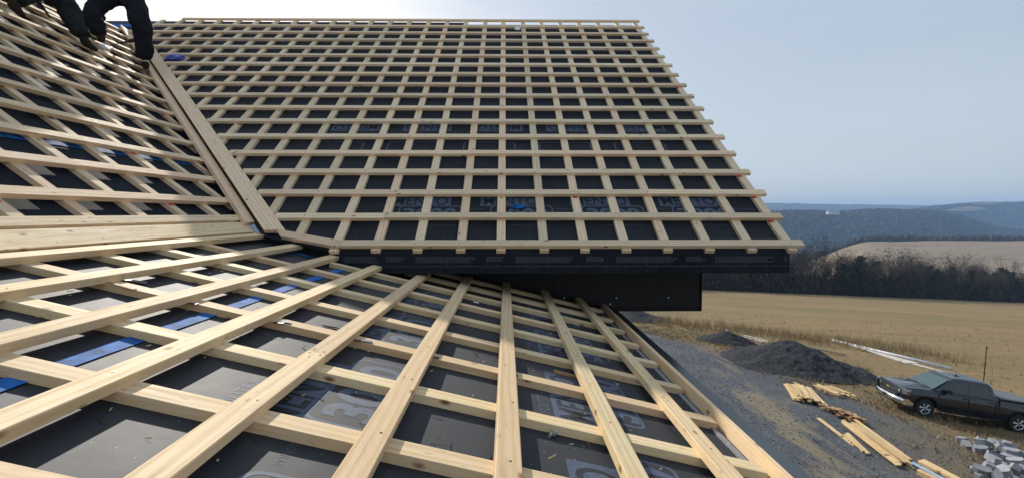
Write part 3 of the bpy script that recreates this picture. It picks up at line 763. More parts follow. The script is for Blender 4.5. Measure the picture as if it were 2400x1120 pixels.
def person(loc, label, J, mat, boots, hands, hd, look, hair):
    p = empty('person', loc, label, 'person')
    V = [(J['pel'], (.185, .15)), (J['hipR'], .135), (J['kneR'], .098), (J['ankR'], .088), (J['hipL'], .135), (J['kneL'], .098), (J['ankL'], .088),
         (J['wst'], (.17, .135)), (J['che'], (.20, .15)), (J['nek'], .07), (J['shR'], .085), (J['elR'], .062), (J['wrR'], .046), (J['shL'], .085), (J['elL'], .062), (J['wrL'], .046),
         (J['thR'], .125), (J['thL'], .125), (J['caR'], .098), (J['caL'], .098)]
    E_ = [(0, 1), (1, 16), (16, 2), (2, 18), (18, 3), (0, 4), (4, 17), (17, 5), (5, 19), (19, 6), (0, 7), (7, 8), (8, 9), (8, 10), (10, 11), (11, 12), (8, 13), (13, 14), (14, 15)]
    skin_obj('clothed_body', V, E_, mat, p, 2, 0, 1.28)
    for a, t_ in boots: boot(a, t_, F_BOOT, p)
    for h in hands: hand(*h, p, F_SKIN)
    head(hd, look, p, hair)
    return p
def mid(a, b, k=.5, off=(0, 0, 0)): return tuple(Vector(a).lerp(Vector(b), k) + Vector(off))
J = dict(pel=(-6.16, 8.02, 3.60), hipR=(-5.97, 7.98, 3.44), kneR=(-5.79, 7.88, 2.83), ankR=(-5.84, 7.98, 2.46), hipL=(-6.36, 7.93, 3.44), kneL=(-6.39, 7.62, 3.02), ankL=(-6.27, 7.66, 2.74),
         wst=(-6.30, 8.15, 3.86), che=(-6.62, 8.42, 4.12), nek=(-6.90, 8.62, 4.30), shR=(-6.46, 8.62, 4.02), elR=(-6.38, 8.62, 3.58), wrR=(-6.26, 8.45, 3.14), shL=(-6.90, 8.28, 4.06), elL=(-6.95, 8.35, 3.62), wrL=(-6.78, 8.32, 3.22))
J['thR'] = mid(J['hipR'], J['kneR']); J['thL'] = mid(J['hipL'], J['kneL'], .5, (-.03, -.02, .03)); J['caR'] = mid(J['kneR'], J['ankR']); J['caL'] = mid(J['kneL'], J['ankL'])
pA = person((-6.05, 7.8, 2.45), 'worker in dark navy clothes bending over with a drill, legs straddled above the valley', J, F_NAVY,
            [((-5.86, 8.0, 2.39), (-5.97, 8.16, 2.46)), ((-6.28, 7.66, 2.70), (-6.38, 7.80, 2.78))],
            [((-6.26, 8.45, 3.14), (-.1, -.35, -1), (-1, -.2, .1)), ((-6.78, 8.32, 3.22), (.1, -.1, -1), (1, 0, 0))], (-7.06, 8.78, 4.36), (-.25, .7, -.75), F_CAP)
J = dict(pel=(-6.25, 6.85, 3.06), hipR=(-6.14, 6.92, 2.96), kneR=(-6.04, 6.90, 2.70), ankR=(-5.92, 6.93, 2.46), hipL=(-6.28, 6.68, 2.98), kneL=(-6.05, 6.22, 2.74), ankL=(-5.98, 6.05, 2.58),
         wst=(-6.42, 6.66, 3.24), che=(-6.66, 6.42, 3.42), nek=(-6.80, 6.22, 3.56), shR=(-6.48, 6.62, 3.38), elR=(-6.30, 6.62, 3.10), wrR=(-6.28, 6.50, 2.86), shL=(-6.62, 6.18, 3.30), elL=(-6.50, 6.25, 3.02), wrL=(-6.42, 6.36, 2.86))
J['thR'] = mid(J['hipR'], J['kneR']); J['thL'] = mid(J['hipL'], J['kneL'], .5, (0, 0, .03)); J['caR'] = mid(J['kneR'], J['ankR'], .5, (.0, 0, 0)); J['caL'] = mid(J['kneL'], J['ankL'])
pB = person((-6.1, 6.6, 2.4), 'worker in charcoal clothes crouching low at the left end of the steep roof', J, F_CHAR,
            [((-5.92, 6.93, 2.40), (-5.80, 7.03, 2.34)), ((-5.98, 6.02, 2.52), (-5.93, 6.12, 2.44))],
            [((-6.28, 6.50, 2.86), (.2, .1, -1), (-1, 0, 0)), ((-6.42, 6.36, 2.86), (.2, .2, -1), (1, 0, 0))], (-6.95, 6.06, 3.68), (.5, .1, -.85), F_CAP)
dl = empty('power_drill', (-6.27, 8.41, 3.02), 'black power drill with a long bit held by the bending worker', 'power drill')
m_ = MB(); m_.tube((-6.29, 8.40, 3.10), (-6.26, 8.40, 2.96), .024, .022, 10); m_.tube((-6.24, 8.42, 2.97), (-6.36, 8.33, 2.90), .036, .030, 12); m_.build('drill_body', M_SHIM, dl, True)
m_ = MB(); m_.tube((-6.36, 8.33, 2.90), (-6.45, 8.26, 2.845), .016, .014, 10); m_.tube((-6.45, 8.26, 2.845), (-6.60, 8.15, 2.75), .007, .005, 8); m_.build('drill_bit', M_SHIM, dl, True)
m_ = MB(); m_.box((-6.255, 8.41, 3.115), (.07, .10, .045)); m_.build('battery', M_RED, dl)
ng = empty('nail_gun', (-6.33, 6.42, 2.78), 'nail gun with white fittings held by the crouching worker', 'nail gun')
m_ = MB(); m_.tube((-6.28, 6.48, 2.84), (-6.20, 6.62, 2.78), .032, .030, 10); m_.tube((-6.28, 6.48, 2.84), (-6.34, 6.40, 2.88), .024, .02, 10); m_.tube((-6.20, 6.62, 2.78), (-6.12, 6.66, 2.62), .018, .012, 8); m_.build('tool_body', M_SHIM, ng, True)
for p in ((-6.19, 6.64, 2.81), (-6.30, 6.36, 2.87), (-6.16, 6.50, 2.74)):
    m_ = MB(); m_.tube(p, Vector(p) + Vector((.01, -.02, .012)), .014, .012, 8); m_.build('fitting', M_WHITE, ng, True)

# ------------------------------------------------------------------ yard: stone piles
def gz(x, y): return float(nearz(np.array([[x]]), np.array([[y]]))[0, 0])
def stone_mat(name, a, b):
    t = NT(name); co = t.coord('Object'); v = t.voro(co, 24); s_ = t.n('SeparateColor'); t.l(v.outputs['Color'], s_.inputs[0]); n = t.noise(co, .8, 5)
    c = t.mix(s_.outputs[0], a, b); c = t.mix(t.rng(s_.outputs[1], .985, .995), c, (.30, .30, .29)); c = t.mix(t.rng(n, .4, .7, 0, .4), c, a)
    t.bump(t.math('ADD', v.outputs['Distance'], t.noise(co, 60, 3)), 1., .06); return t.base(c, .85, 0, .3)
M_ST = stone_mat('crushed_stone', (.016, .018, .023), (.052, .057, .067)); M_ST2 = stone_mat('dark_stone', (.014, .015, .018), (.040, .042, .046))
def pile(name, label, c, rx, ry, h, rot, mat, peaks, rough=.10):
    n = 90; v = []; cr, sr = math.cos(rot), math.sin(rot)
    for j in range(n + 1):
        for i in range(n + 1):
            a, b = -1.15 + 2.3 * i / n, -1.15 + 2.3 * j / n
            x = a * rx; y = b * ry
            z = 0
            for (px, py, k, pr_) in peaks:
                d = math.hypot((a - px) / pr_, (b - py) / pr_); z = max(z, k * max(0, 1 - d) * (1 if d > .12 else 1 - (.12 - d) * .9))
            X, Y = c[0] + x * cr - y * sr, c[1] + x * sr + y * cr
            e = noise.noise((X * .9, Y * .9, 2.)) * rough + noise.noise((X * 3.1, Y * 3.1, 5.)) * rough * .45 + noise.noise((X * 9, Y * 9, 1.)) * rough * .22
            zz = h * z + e * min(1, z * 5)
            v.append((X, Y, float(near(X, Y)) + (zz if z > 0 else -.25)))
    f = [(j * (n + 1) + i, j * (n + 1) + i + 1, (j + 1) * (n + 1) + i + 1, (j + 1) * (n + 1) + i) for j in range(n) for i in range(n)]
    return tag(link(name, mesh(name, v, f, True), mat), label, 'gravel pile')
pile('gravel_pile', 'large dark crushed stone pile, the tallest in the yard', (17.9, 29.2), 4.4, 3.9, 1.6, R(14), M_ST,
     [(.02, .02, 1.0, 1.0), (.45, -.35, .50, .62), (-.45, -.22, .42, .62), (.66, -.05, .34, .5)], .20)
pile('gravel_pile', 'small dark stone pile just beyond the tallest one', (16.9, 35.9), 2.3, 2.0, .95, R(0), M_ST2, [(0, 0, 1, 1), (.35, -.1, .8, .7)], .10)
pile('gravel_pile', 'distant stone pile half hidden below the black boxed eave', (13.6, 48.0), 3.6, 3.0, 1.35, R(0), M_ST, [(-.2, 0, 1, .95), (.35, 0, .45, .65)], .08)
# loose stones over the yard (one object)
sv = []; sf = []
def rock(x, y, z, s):
    b = len(sv); j = lambda: random.uniform(.65, 1.25) * s
    for d in ((1, 0, 0), (-1, 0, 0), (0, 1, 0), (0, -1, 0), (0, 0, .75), (0, 0, -.6)): q = j(); sv.append((x + d[0] * q, y + d[1] * q, z + d[2] * q))
    for q in ((0, 2, 4), (2, 1, 4), (1, 3, 4), (3, 0, 4), (2, 0, 5), (1, 2, 5), (3, 1, 5), (0, 3, 5)): sf.append(tuple(b + k for k in q))
for k in range(9000):
    Y = random.uniform(11, 46); X = random.uniform(2 + Y * .12, (43 - .62 * Y) / 1.75 + 2.5)
    if X < 1.8: continue
    rock(X, Y, float(near(X, Y)) + .02, random.choice([.015, .02, .02, .025, .03, .04]))
st = tag(link('loose_stones', mesh('loose_stones', sv, sf), stone_mat('yard_stone', (.06, .066, .078), (.15, .155, .17))), 'grey crushed stone scattered over the yard', 'stones', kind='stuff')

# ------------------------------------------------------------------ dry grass tufts and weeds (one object)
def tuft_obj(name, pts, hgt, wdt, mat, label):
    P = np.array(pts); n = len(P); nb = 5
    V = np.zeros((n * nb * 3, 3)); k = 0
    ang = rng.uniform(0, 2 * np.pi, (n, nb)); lean = rng.uniform(.15, .75, (n, nb)); H = rng.uniform(.5, 1.2, (n, nb)) * hgt; Wd = rng.uniform(.6, 1.2, (n, nb)) * wdt
    cx = P[:, 0:1] + rng.normal(0, .05, (n, nb)); cy = P[:, 1:2] + rng.normal(0, .05, (n, nb)); cz = P[:, 2:3] + 0 * cx
    b1 = np.stack([cx - np.sin(ang) * Wd, cy + np.cos(ang) * Wd, cz], -1); b2 = np.stack([cx + np.sin(ang) * Wd, cy - np.cos(ang) * Wd, cz], -1)
    tp = np.stack([cx + np.cos(ang) * H * lean, cy + np.sin(ang) * H * lean, cz + H], -1)
    V = np.stack([b1, b2, tp], 2).reshape(-1, 3); F = np.arange(len(V)).reshape(-1, 3)
    me = bpy.data.meshes.new(name); me.from_pydata(V.tolist(), [], F.tolist()); me.update()
    return tag(link(name, me, mat), label, 'dry grass', kind='stuff')
t = NT('straw_grass'); g1 = t.noise(t.coord('Object'), .8, 4); g2 = t.noise(t.coord('Object'), 14, 2)
M_STRAW = t.base(t.mix(t.rng(g2, .4, .7, 0, .6), t.mix(t.rng(g1, .35, .65), (.29, .205, .11), (.38, .28, .16)), (.18, .125, .065)), .95, 0, .05)
pts = []
for k in range(60000):
    Y = random.uniform(11, 62); X = random.uniform(5, 62)
    e = 1.75 * X + .62 * Y + 3.4 * noise.noise((X * .3, Y * .3, 0)) * 2; nr = X - .62 * Y + 5 * noise.noise((X * .35, Y * .35, 4))
    dens = 0
    if e > 44: dens = .9 if e < 60 else .05
    if nr > 4.5 and Y < 26: dens = max(dens, .55)
    if noise.noise((X * .8, Y * .8, 9)) < -.12: dens *= .25
    if random.random() < dens: pts.append((X, Y, float(near(X, Y)) + .02))
tuft_obj('dry_grass', pts, .17, .016, M_STRAW, 'dry straw coloured grass and weeds round the yard')
# tall weeds on the verge
pts = [(X, Y, float(near(X, Y))) for X, Y in ((random.uniform(14, 36), 0) for _ in range(1500)) for Y in [random.gauss(47.5 - (X - 14) * .40, 2.2)]]
tuft_obj('tall_weeds', pts, .75, .012, M_STRAW, 'taller brown weeds along the edge of the mown field')

# ------------------------------------------------------------------ lumber, pipe, rails in the yard
def board_pile(label, name, c, ang, n, L, spread, layers, mat=W_P, jit=.12, wd=(.09, .14), group=None, lz=0., fan=0.):
    th = empty(name, (c[0], c[1], gz(*c)), label, 'lumber pile')
    d = Vector((math.cos(ang), math.sin(ang), 0)); s = Vector((-d.y, d.x, 0))
    for k in range(n):
        lay_ = k % layers; off = (random.random() - .5) * spread * (1 - .25 * lay_ / max(1, layers)); l = L * random.uniform(.72, 1.08)
        a2 = ang + random.gauss(0, jit) + fan * off / max(spread, .1); d2 = Vector((math.cos(a2), math.sin(a2), 0))
        m = Vector((c[0], c[1], 0)) + s * off + d * random.uniform(-.12, .12) * L
        p0, p1 = m - d2 * l / 2, m + d2 * l / 2
        z0, z1 = gz(p0.x, p0.y), gz(p1.x, p1.y); hz_ = .05 + lay_ * .042 + lz
        p0.z, p1.z = z0 + hz_, z1 + hz_ + random.uniform(-.02, .03)
        nrm = Vector((random.gauss(0, .06), random.gauss(0, .06), 1)); dd = (p1 - p0).normalized(); nrm = (nrm - dd * nrm.dot(dd)).normalized()
        beam('board', p0, p1, nrm, random.uniform(*wd), .038, mat, th, .0, 1)
    return th
a1 = math.atan2(20.3 - 23.9, 13.5 - 15.0)
board_pile('broad stack of sawn pale boards nearest the gravel piles', 'lumber_pile', (14.2, 22.15), a1, 46, 2.9, 1.25, 6, jit=.035, fan=.12)
board_pile('small loose stack of short pale boards between gravel pile and truck', 'lumber_pile', (16.6, 23.5), math.atan2(-1.9, .35), 24, 1.5, 1.2, 4, jit=.10)
board_pile('jumbled heap of short brown offcuts between two lumber stacks', 'lumber_pile', (14.15, 19.5), R(20), 34, .85, 1.5, 6, W_S, jit=.9)
board_pile('long stack of pale boards lying towards the bottom of the picture', 'lumber_pile', (13.35, 16.75), math.atan2(15.1 - 18.6, 12.95 - 13.85), 22, 3.6, .85, 4, jit=.025)
board_pile('few loose boards lying on the house side of the long stack', 'lumber_pile', (12.55, 16.7), math.atan2(-1.75, -.6), 5, 1.9, .22, 2, jit=.03)
o = beam('board', Vector((12.67, 18.81, gz(12.67, 18.81) + .05)), Vector((12.37, 16.39, gz(12.37, 16.39) + .05)), (0, 0, 1), .14, .038, W_P, None, 0, 1)
tag(o, 'single pale board lying alone beside the lumber stacks on the gravel', 'board')
def logs(x, y, ang, L, r, label, name='timber_post'):
    d = Vector((math.cos(ang), math.sin(ang), 0)) * L / 2; c = Vector((x, y, 0)); a, b = c - d, c + d; a.z = gz(a.x, a.y) + r; b.z = gz(b.x, b.y) + r
    o = beam(name, a + Vector((0, 0, r)), b + Vector((0, 0, r)), (0, 0, 1), 2 * r, 2 * r, W_P, None, r * .35, 1); return tag(o, label, 'board')
logs(13.95, 14.6, R(-88), 1.5, .07, 'rounded yellow timber at the bottom edge, nearer the grey blocks')
logs(13.78, 14.55, R(-84), 1.4, .07, 'rounded yellow timber at the bottom edge beside the blue grey board')
logs(12.9, 13.9, R(-80), .8, .08, 'short yellow timber end at the bottom edge left of the blue grey board')
o = beam('blue_board', Vector((13.31, 15.1, gz(13.31, 15.1) + .08)), Vector((13.40, 13.5, gz(13.4, 13.5) + .08)), (0, 0, 1), .13, .03, plain('blue_grey_paint', (.30, .42, .55), .6), None, 0, 1)
tag(o, 'pale blue grey board at the bottom edge', 'board')
# pipe, sheets, rails and beams
def gline(a, b, r, name, mat, label, cat, n=12):
    m = MB(); A, B = Vector((*a, gz(*a) + r)), Vector((*b, gz(*b) + r)); m.tube(A, B, r, r, n); o = m.build(name, mat, None, True); return tag(o, label, cat)
gline((29.69, 42.56), (31.61, 33.04), .11, 'pipe', M_WHITE, 'long white plastic pipe lying on dry grass behind the truck', 'pipe')
def strip(a, b, w0, w1, name, mat, label, cat, h=.06):
    A, B = Vector((*a, gz(*a) + h)), Vector((*b, gz(*b) + h)); d = (B - A).normalized(); s = Vector((-d.y, d.x, 0))
    v = [A - s * w0 / 2, A + s * w0 / 2, B + s * w1 / 2, B - s * w1 / 2]; v2 = [p - Vector((0, 0, .03)) for p in v]
    m = MB(); m.add(v + v2, [(3, 2, 1, 0), (4, 5, 6, 7), (0, 1, 5, 4), (1, 2, 6, 5), (2, 3, 7, 6), (3, 0, 4, 7)]); return tag(m.build(name, mat), label, cat)
M_BEIGE = plain('weathered_sheet', (.50, .47, .42), .7)
strip((29.65, 40.9), (29.75, 34.1), .12, 1.0, 'sheet', M_BEIGE, 'pale tapering sheet lying next to the long white pipe', 'sheet')
strip((29.70, 33.95), (30.3, 31.6), .42, .10, 'plank', M_BEIGE, 'thin pale plank running from the sheet towards the truck roof', 'plank')
strip((20.9, 41.1), (21.35, 38.2), .10, .10, 'rail', M_WHITE, 'farther of two thin white rails beyond the small stone pile', 'rail')
strip((20.2, 40.5), (20.75, 37.7), .10, .10, 'rail', M_WHITE, 'nearer of two thin white rails beyond the small stone pile', 'rail')
strip((20.3, 45.2), (20.9, 44.2), .25, .25, 'board_offcut', M_WHITE, 'small white board offcut in the weeds beyond the rails', 'board')
M_DKW = plain('rotten_timber', (.045, .035, .028), .9)
strip((26.33, 44.69), (27.33, 40.82), .26, .26, 'beam', M_DKW, 'dark old timber in the weeds behind the large stone pile', 'timber', .14)
strip((23.71, 36.64), (25.2, 34.6), .26, .26, 'beam', M_DKW, 'dark old timber lying just right of the large stone pile', 'timber', .16)
strip((22.2, 46.0), (25.6, 45.2), .16, .16, 'beam', M_DKW, 'thin dark timber farthest out in the weeds', 'timber', .14)
post = empty('fence_post', (30.58, 29.69, gz(30.58, 29.69)), 'thin dark steel post standing behind the truck bed', 'post')
b = Vector((30.58, 29.69, gz(30.58, 29.69))); tp = b + Vector((.10, 0, 2.45))
m = MB(); m.box((b + tp) / 2, (.045, .006, 2.45), Matrix.Rotation(.04, 3, 'Y')); m.box((b + tp) / 2 + Vector((0, .02, 0)), (.006, .04, 2.45), Matrix.Rotation(.04, 3, 'Y')); m.build('shaft', M_SHIM, post)
for h in (.98, .55, .30):
    m = MB(); p = b.lerp(tp, h - .02); m.box(p, (.09, .05, .07)); m.build('insulator', M_SHIM, post)

# heap of grey retaining wall blocks
t = NT('concrete_block'); n1 = t.noise(t.coord('Object'), 5, 6, .65); n2 = t.noise(t.coord('Object'), 60, 3); t.bump(n2, .5, .01)
oi = t.n('ObjectInfo').outputs['Random']
M_CB = t.base(t.mix(t.rng(n1, .35, .7, 0, .6), t.mix(oi, (.24, .25, .27), (.37, .38, .40)), (.16, .16, .175)), .9, 0, .2)
bm = bmesh.new()
pf = [(-.20, -.13), (.20, -.13), (.23, .06), (.10, .15), (-.10, .15), (-.23, .06)]
vb = [bm.verts.new((x, y, -.095)) for x, y in pf]; vt = [bm.verts.new((x * .97, y * .97, .095)) for x, y in pf]
bm.faces.new(vb[::-1]); bm.faces.new(vt)
for i in range(6): bm.faces.new((vb[i], vb[(i + 1) % 6], vt[(i + 1) % 6], vt[i]))
BLK = bpy.data.meshes.new('block'); bm.to_mesh(BLK); bm.free(); BLK.materials.append(M_CB)
heap = [(17.75, 17.95, 0, 20), (17.45, 17.45, 0, 60), (17.9, 17.0, 0, 10)]
placed = []
for k in range(60):
    u = random.random(); Y = 14.4 + 3.0 * u; X = Y + .45 + (2.4 - 1.2 * u) * random.random()
    heap.append((X, Y, None, random.uniform(0, 360)))
NBL = 0
for (X, Y, z, rz) in heap:
    lev = sum(1 for p in placed if math.hypot(p[0] - X, p[1] - Y) < .36)
    if lev > 2: continue
    placed.append((X, Y)); zz = gz(X, Y) + .10 + lev * .17
    o = bpy.data.objects.new('concrete_block', BLK); COL.objects.link(o); o.location = (X, Y, zz)
    o.rotation_euler = (random.gauss(0, .30 if lev else .12), random.gauss(0, .30 if lev else .12), R(rz))
    NBL += 1
    lab = {0: 'pale grey concrete block farthest out at the top of the heap', 1: 'second grey block from the top corner of the heap'}.get(NBL - 1, 'pale grey retaining wall block tumbled in the heap at the lower right')
    tag(o, lab, 'concrete block', 'grey blocks heaped at the lower right')

# ------------------------------------------------------------------ pickup truck
def truck():
    T = Vector((18.13, 22.12, -9.13)); yaw, pit, rol = R(170.07), R(-7.2), R(2.6)
    RM = Matrix.Rotation(yaw, 4, 'Z') @ Matrix.Rotation(pit, 4, 'Y') @ Matrix.Rotation(rol, 4, 'X')
    M = Matrix.Translation(T) @ RM @ Matrix.Diagonal((.965, 1.03, 1.04, 1))
    root = bpy.data.objects.new('pickup_truck', None); COL.objects.link(root)
    root.matrix_basis = M; tag(root, 'black crew cab pickup truck with chrome grille parked on the slope', 'pickup truck')
    INV[root.name] = Matrix()
    t = NT('black_car_paint'); n = t.noise(t.coord('Object'), 220, 2); n3 = t.noise(t.coord('Object'), 2.5, 4)
    PAINT = t.base(t.mix(t.rng(n3, .4, .7, 0, .4), (.004, .008, .016), (.012, .015, .020)), t.rng(n3, .35, .7, .16, .34), 0, .5)
    t.b.inputs['Coat Weight'].default_value = .65; t.b.inputs['Coat Roughness'].default_value = .08
    GLASS = plain('tinted_glass', (.012, .016, .018), .06, 0, .9, .05); WS = plain('windscreen_glass', (.05, .085, .085), .05, 0, 1., .1)
    CHR = plain('chrome', (.75, .76, .78), .12, 1., .5, .03); TYR = plain('tyre_rubber', (.018, .018, .018), .85); RIM = plain('alloy_rim', (.58, .59, .61), .28, .9)
    LAMP = plain('headlamp', (.55, .58, .60), .1, .3, .8); GRL = plain('grille_black', (.012, .012, .013), .4); COV = plain('bed_cover', (.11, .115, .125), .55); BAD = plain('gold_badge', (.60, .42, .14), .3, .7); AMB = plain('amber_lamp', (.6, .22, .04), .3)
    def add(mb, name, mat, par=root, smooth=False): return mb.build(name, mat, par, smooth)
    # lower body: cross sections along x (0 = nose, negative = back), y to the left, wheel arches cut as the lower edge rises
    LEN = 5.95; fx, rx_, rr_ = -1.02, -4.89, .50
    xs_ = sorted(set([round(-.02 - LEN * k / 84, 4) for k in range(85)] + [fx - .5, fx + .5, rx_ - .5, rx_ + .5]), reverse=True)
    def top(x):
        if x > -1.45: return 1.09 + .11 * min(1, (-x) / .9) ** .7 + .02
        if x > -3.95: return 1.235
        return 1.30
    def hw_(x):
        f = 1.0
        if x > -.35: f = .90 + .10 * math.sin(math.pi / 2 * (-x) / .35)
        if x < -5.75: f = .985
        return f * 1.0
    rings = []
    for x in xs_:
        zb = .42
        for wx in (fx, rx_):
            d = abs(x - wx)
            if d < rr_: zb = max(zb, .40 + math.sqrt(rr_ ** 2 - d ** 2) * .98)
        tz = top(x); W = hw_(x); fl = .02 * math.exp(-((x - fx) / .5) ** 2) + .025 * math.exp(-((x - rx_) / .5) ** 2)
        zs = [zb, max(.58, zb + .01), max(.80, zb + .03), max(.98, zb + .05), tz - .06, tz - .015, tz]
        ww = [.955, .985 + fl, 1.0 + fl * 1.3, .985 + fl, .945, .90, .80]
        crown = .035 if x > -1.45 else .0
        half = [(W * a, z) for a, z in zip(ww, zs)] + [(W * .45, tz + crown * .8), (0, tz + crown)]
        rings.append([(x, y, z) for y, z in half] + [(x, -y, z) for y, z in half[-2::-1]])
    mb = MB(); n = len(rings[0])
    mb.add([p for r_ in rings for p in r_], [(i * n + j, i * n + j + 1, (i + 1) * n + j + 1, (i + 1) * n + j) for i in range(len(rings) - 1) for j in range(n - 1)] + [tuple(range(n)), tuple(range(len(rings) * n - 1, (len(rings) - 1) * n - 1, -1))])
    add(mb, 'body', PAINT, smooth=True)
    ch = MB(); ch.box((-2.9, 0, .55), (5.4, 1.5, .22)); ch.box((fx, 0, .62), (1.0, 1.62, .5)); ch.box((rx_, 0, .62), (1.0, 1.62, .5)); add(ch, 'underbody', GRL)
    # hood creases
    for y in (-.55, -.28, .28, .55):
        m = MB(); m.add([(-.30, y * 1.02, 1.195), (-1.42, y * .98, 1.262), (-1.42, y * .98 + .05, 1.262), (-.30, y * 1.02 + .05, 1.195), (-.9, y + .025, 1.262 if abs(y) > .4 else 1.27)], [(0, 1, 4), (1, 2, 4), (2, 3, 4), (3, 0, 4)]); add(m, 'hood_crease', PAINT)
    # cab
    def cabring(z, xf, xr, hw, rf=.12): return [(xf, -hw + .06, z), (xf - .0, hw - .06, z), (xf - .08, hw, z), (xr + .10, hw, z), (xr, hw - .08, z), (xr, -hw + .08, z), (xr + .10, -hw, z), (xf - .08, -hw, z)]
    lv = [cabring(1.22, -1.30, -3.93, .93), cabring(1.34, -1.50, -3.92, .90), cabring(1.74, -2.08, -3.82, .755), cabring(1.82, -2.20, -3.76, .70), cabring(1.868, -2.42, -3.62, .58)]
    mb = MB(); mb.add([p for r_ in lv for p in r_], [(i * 8 + j, i * 8 + (j + 1) % 8, (i + 1) * 8 + (j + 1) % 8, (i + 1) * 8 + j) for i in range(4) for j in range(8)] + [tuple(range(32, 40))])
    add(mb, 'cab', PAINT)
    for y in (-.3, 0, .3): m = MB(); m.box((-3.0, y, 1.868), (1.1, .03, .014)); add(m, 'roof_rib', PAINT)
    m = MB(); m.tube((-2.72, 0.05, 1.868), (-2.80, .05, 1.93), .05, .012, 8); m.box((-2.78, .05, 1.875), (.2, .1, .02)); add(m, 'roof_antenna', GRL, smooth=True)
    m = MB(); m.add([(-1.345, -.82, 1.262), (-1.345, .82, 1.262), (-2.045, .67, 1.735), (-2.045, -.67, 1.735)], [(0, 1, 2, 3)]); 
    for i_, p in enumerate(m.v): m.v[i_] = (p[0] + .012, p[1], p[2] + .012)
    add(m, 'windscreen', WS)
    for k, (ya, yb) in enumerate(((.62, .05), (-.1, -.62))):
        m = MB(); m.tube((-1.30, ya, 1.275), (-1.42, yb, 1.335), .010, .008, 6); add(m, 'wiper', GRL)
    m = MB(); m.box((-1.335, 0, 1.255), (.10, 1.66, .03)); add(m, 'cowl', GRL)
    for s in (1, -1):
        def q(x, z): hwz = .93 + (z - 1.22) / (1.34 - 1.22) * (.90 - .93) if z < 1.34 else .90 + (z - 1.34) / .40 * (.755 - .90); return (x, s * (hwz + .006), z)
        for nm, pts_ in (('window', [(-1.66, 1.30), (-2.72, 1.30), (-2.72, 1.73), (-2.20, 1.73)]), ('window', [(-2.80, 1.30), (-3.62, 1.30), (-3.60, 1.73), (-2.80, 1.73)]), ('window', [(-3.67, 1.30), (-3.84, 1.30), (-3.78, 1.70), (-3.65, 1.72)])):
            m = MB(); m.add([q(x, z) for x, z in pts_], [(0, 1, 2, 3) if s < 0 else (3, 2, 1, 0)]); add(m, nm, GLASS)
        # doors: proud seams, handles, rub strip
        for x in (-1.52, -2.76, -3.86): m = MB(); m.box((x, s * .998, .86), (.012, .02, .66)); add(m, 'door_seam', GRL)
        for x in (-2.60, -3.66): m = MB(); m.box((x, s * 1.0, 1.10), (.16, .03, .03)); add(m, 'door_handle', PAINT)
        m = MB(); m.box((-2.66, s * 1.012, .70), (2.2, .02, .05)); add(m, 'side_moulding', GRL)
        m = MB(); m.box((-2.9, s * .97, .40), (2.5, .06, .05)); add(m, 'rocker_trim', CHR if False else GRL)
        m = MB(); m.box((-1.86, s * 1.10, 1.30), (.10, .20, .15)); m.box((-1.83, s * .98, 1.25), (.05, .10, .04)); mm = add(m, 'mirror', PAINT)
        m = MB(); m.box((-1.912, s * 1.10, 1.30), (.006, .17, .12)); add(m, 'mirror_glass', CHR)
        # bed seam and tail lamp
        m = MB(); m.box((-3.99, s * .985, .93), (.05, .03, .74)); add(m, 'bed_gap', GRL)
        m = MB(); m.box((-5.93, s * .90, 1.02), (.06, .12, .40)); add(m, 'tail_lamp', M_RED)
        # head lamp block
        m = MB(); m.add([(-.02, s * .60, .96), (-.02, s * .60, 1.09), (-.12, s * .93, 1.11), (-.38, s * .965, 1.10), (-.34, s * .972, .92), (-.10, s * .94, .86), (-.03, s * .62, .84)], [(0, 1, 2, 5, 6)[::s], (2, 3, 4, 5)[::s]])
        for i_, p in enumerate(m.v): m.v[i_] = (p[0] + .03, p[1] * 1.01, p[2])
        add(m, 'headlight', LAMP)
        m = MB(); m.box((-.22, s * .985, .89), (.20, .012, .04)); add(m, 'indicator', AMB)
    # nose: grille, chrome bars, badge, bumper
    m = MB(); m.box((.004, 0, .90), (.03, 1.24, .34)); add(m, 'grille', GRL)
    for z in (.78, .83, .88, .96, 1.01): m = MB(); m.box((.024, 0, z), (.012, 1.18, .014)); add(m, 'grille_slat', GRL)
    m = MB(); m.box((.035, 0, .925), (.03, 1.30, .075)); m.box((.01, 0, 1.065), (.07, 1.80, .065)); m.box((.02, 0, .735), (.04, 1.3, .03))
    for s in (1, -1): m.box((-.07, s * .955, .99), (.2, .03, .20), Matrix.Rotation(s * -.3, 3, 'Z'))
    add(m, 'chrome_surround', CHR)
    m = MB(); m.box((.055, 0, .925), (.012, .22, .05)); m.box((.055, 0, .925), (.014, .09, .085)); add(m, 'badge', BAD)
    bp = []; N_ = 14
    for k in range(N_ + 1):
        y = -1.0 + 2.0 * k / N_; x = .12 - .20 * abs(y) ** 3.2
        bp.append([(x - .05, y, .68), (x + .01, y, .665), (x + .035, y, .60), (x + .03, y, .50), (x - .01, y, .42), (x - .10, y, .40)])
    m = MB(); m.add([p for r_ in bp for p in r_], [(k * 6 + j, k * 6 + j + 1, k * 6 + j + 7, k * 6 + j + 6) for k in range(N_) for j in range(5)]); 
    for s in (1, -1):
        yy = s * 1.0; e = bp[-1] if s > 0 else bp[0]; b_ = len(m.v)
        m.add(e + [(-.50, yy * .985, .66), (-.50, yy * .985, .42)], [(0, 1, 2, 3, 4, 5, 7, 6)[::s]])
    add(m, 'front_bumper', CHR, smooth=True)
    m = MB(); m.box((.085, 0, .44), (.06, 1.1, .10)); m.box((.152, 0, .56), (.01, .32, .12)); add(m, 'air_dam', GRL)
    m = MB(); m.box((-5.98, 0, .60), (.12, 1.9, .16)); add(m, 'rear_bumper', CHR)
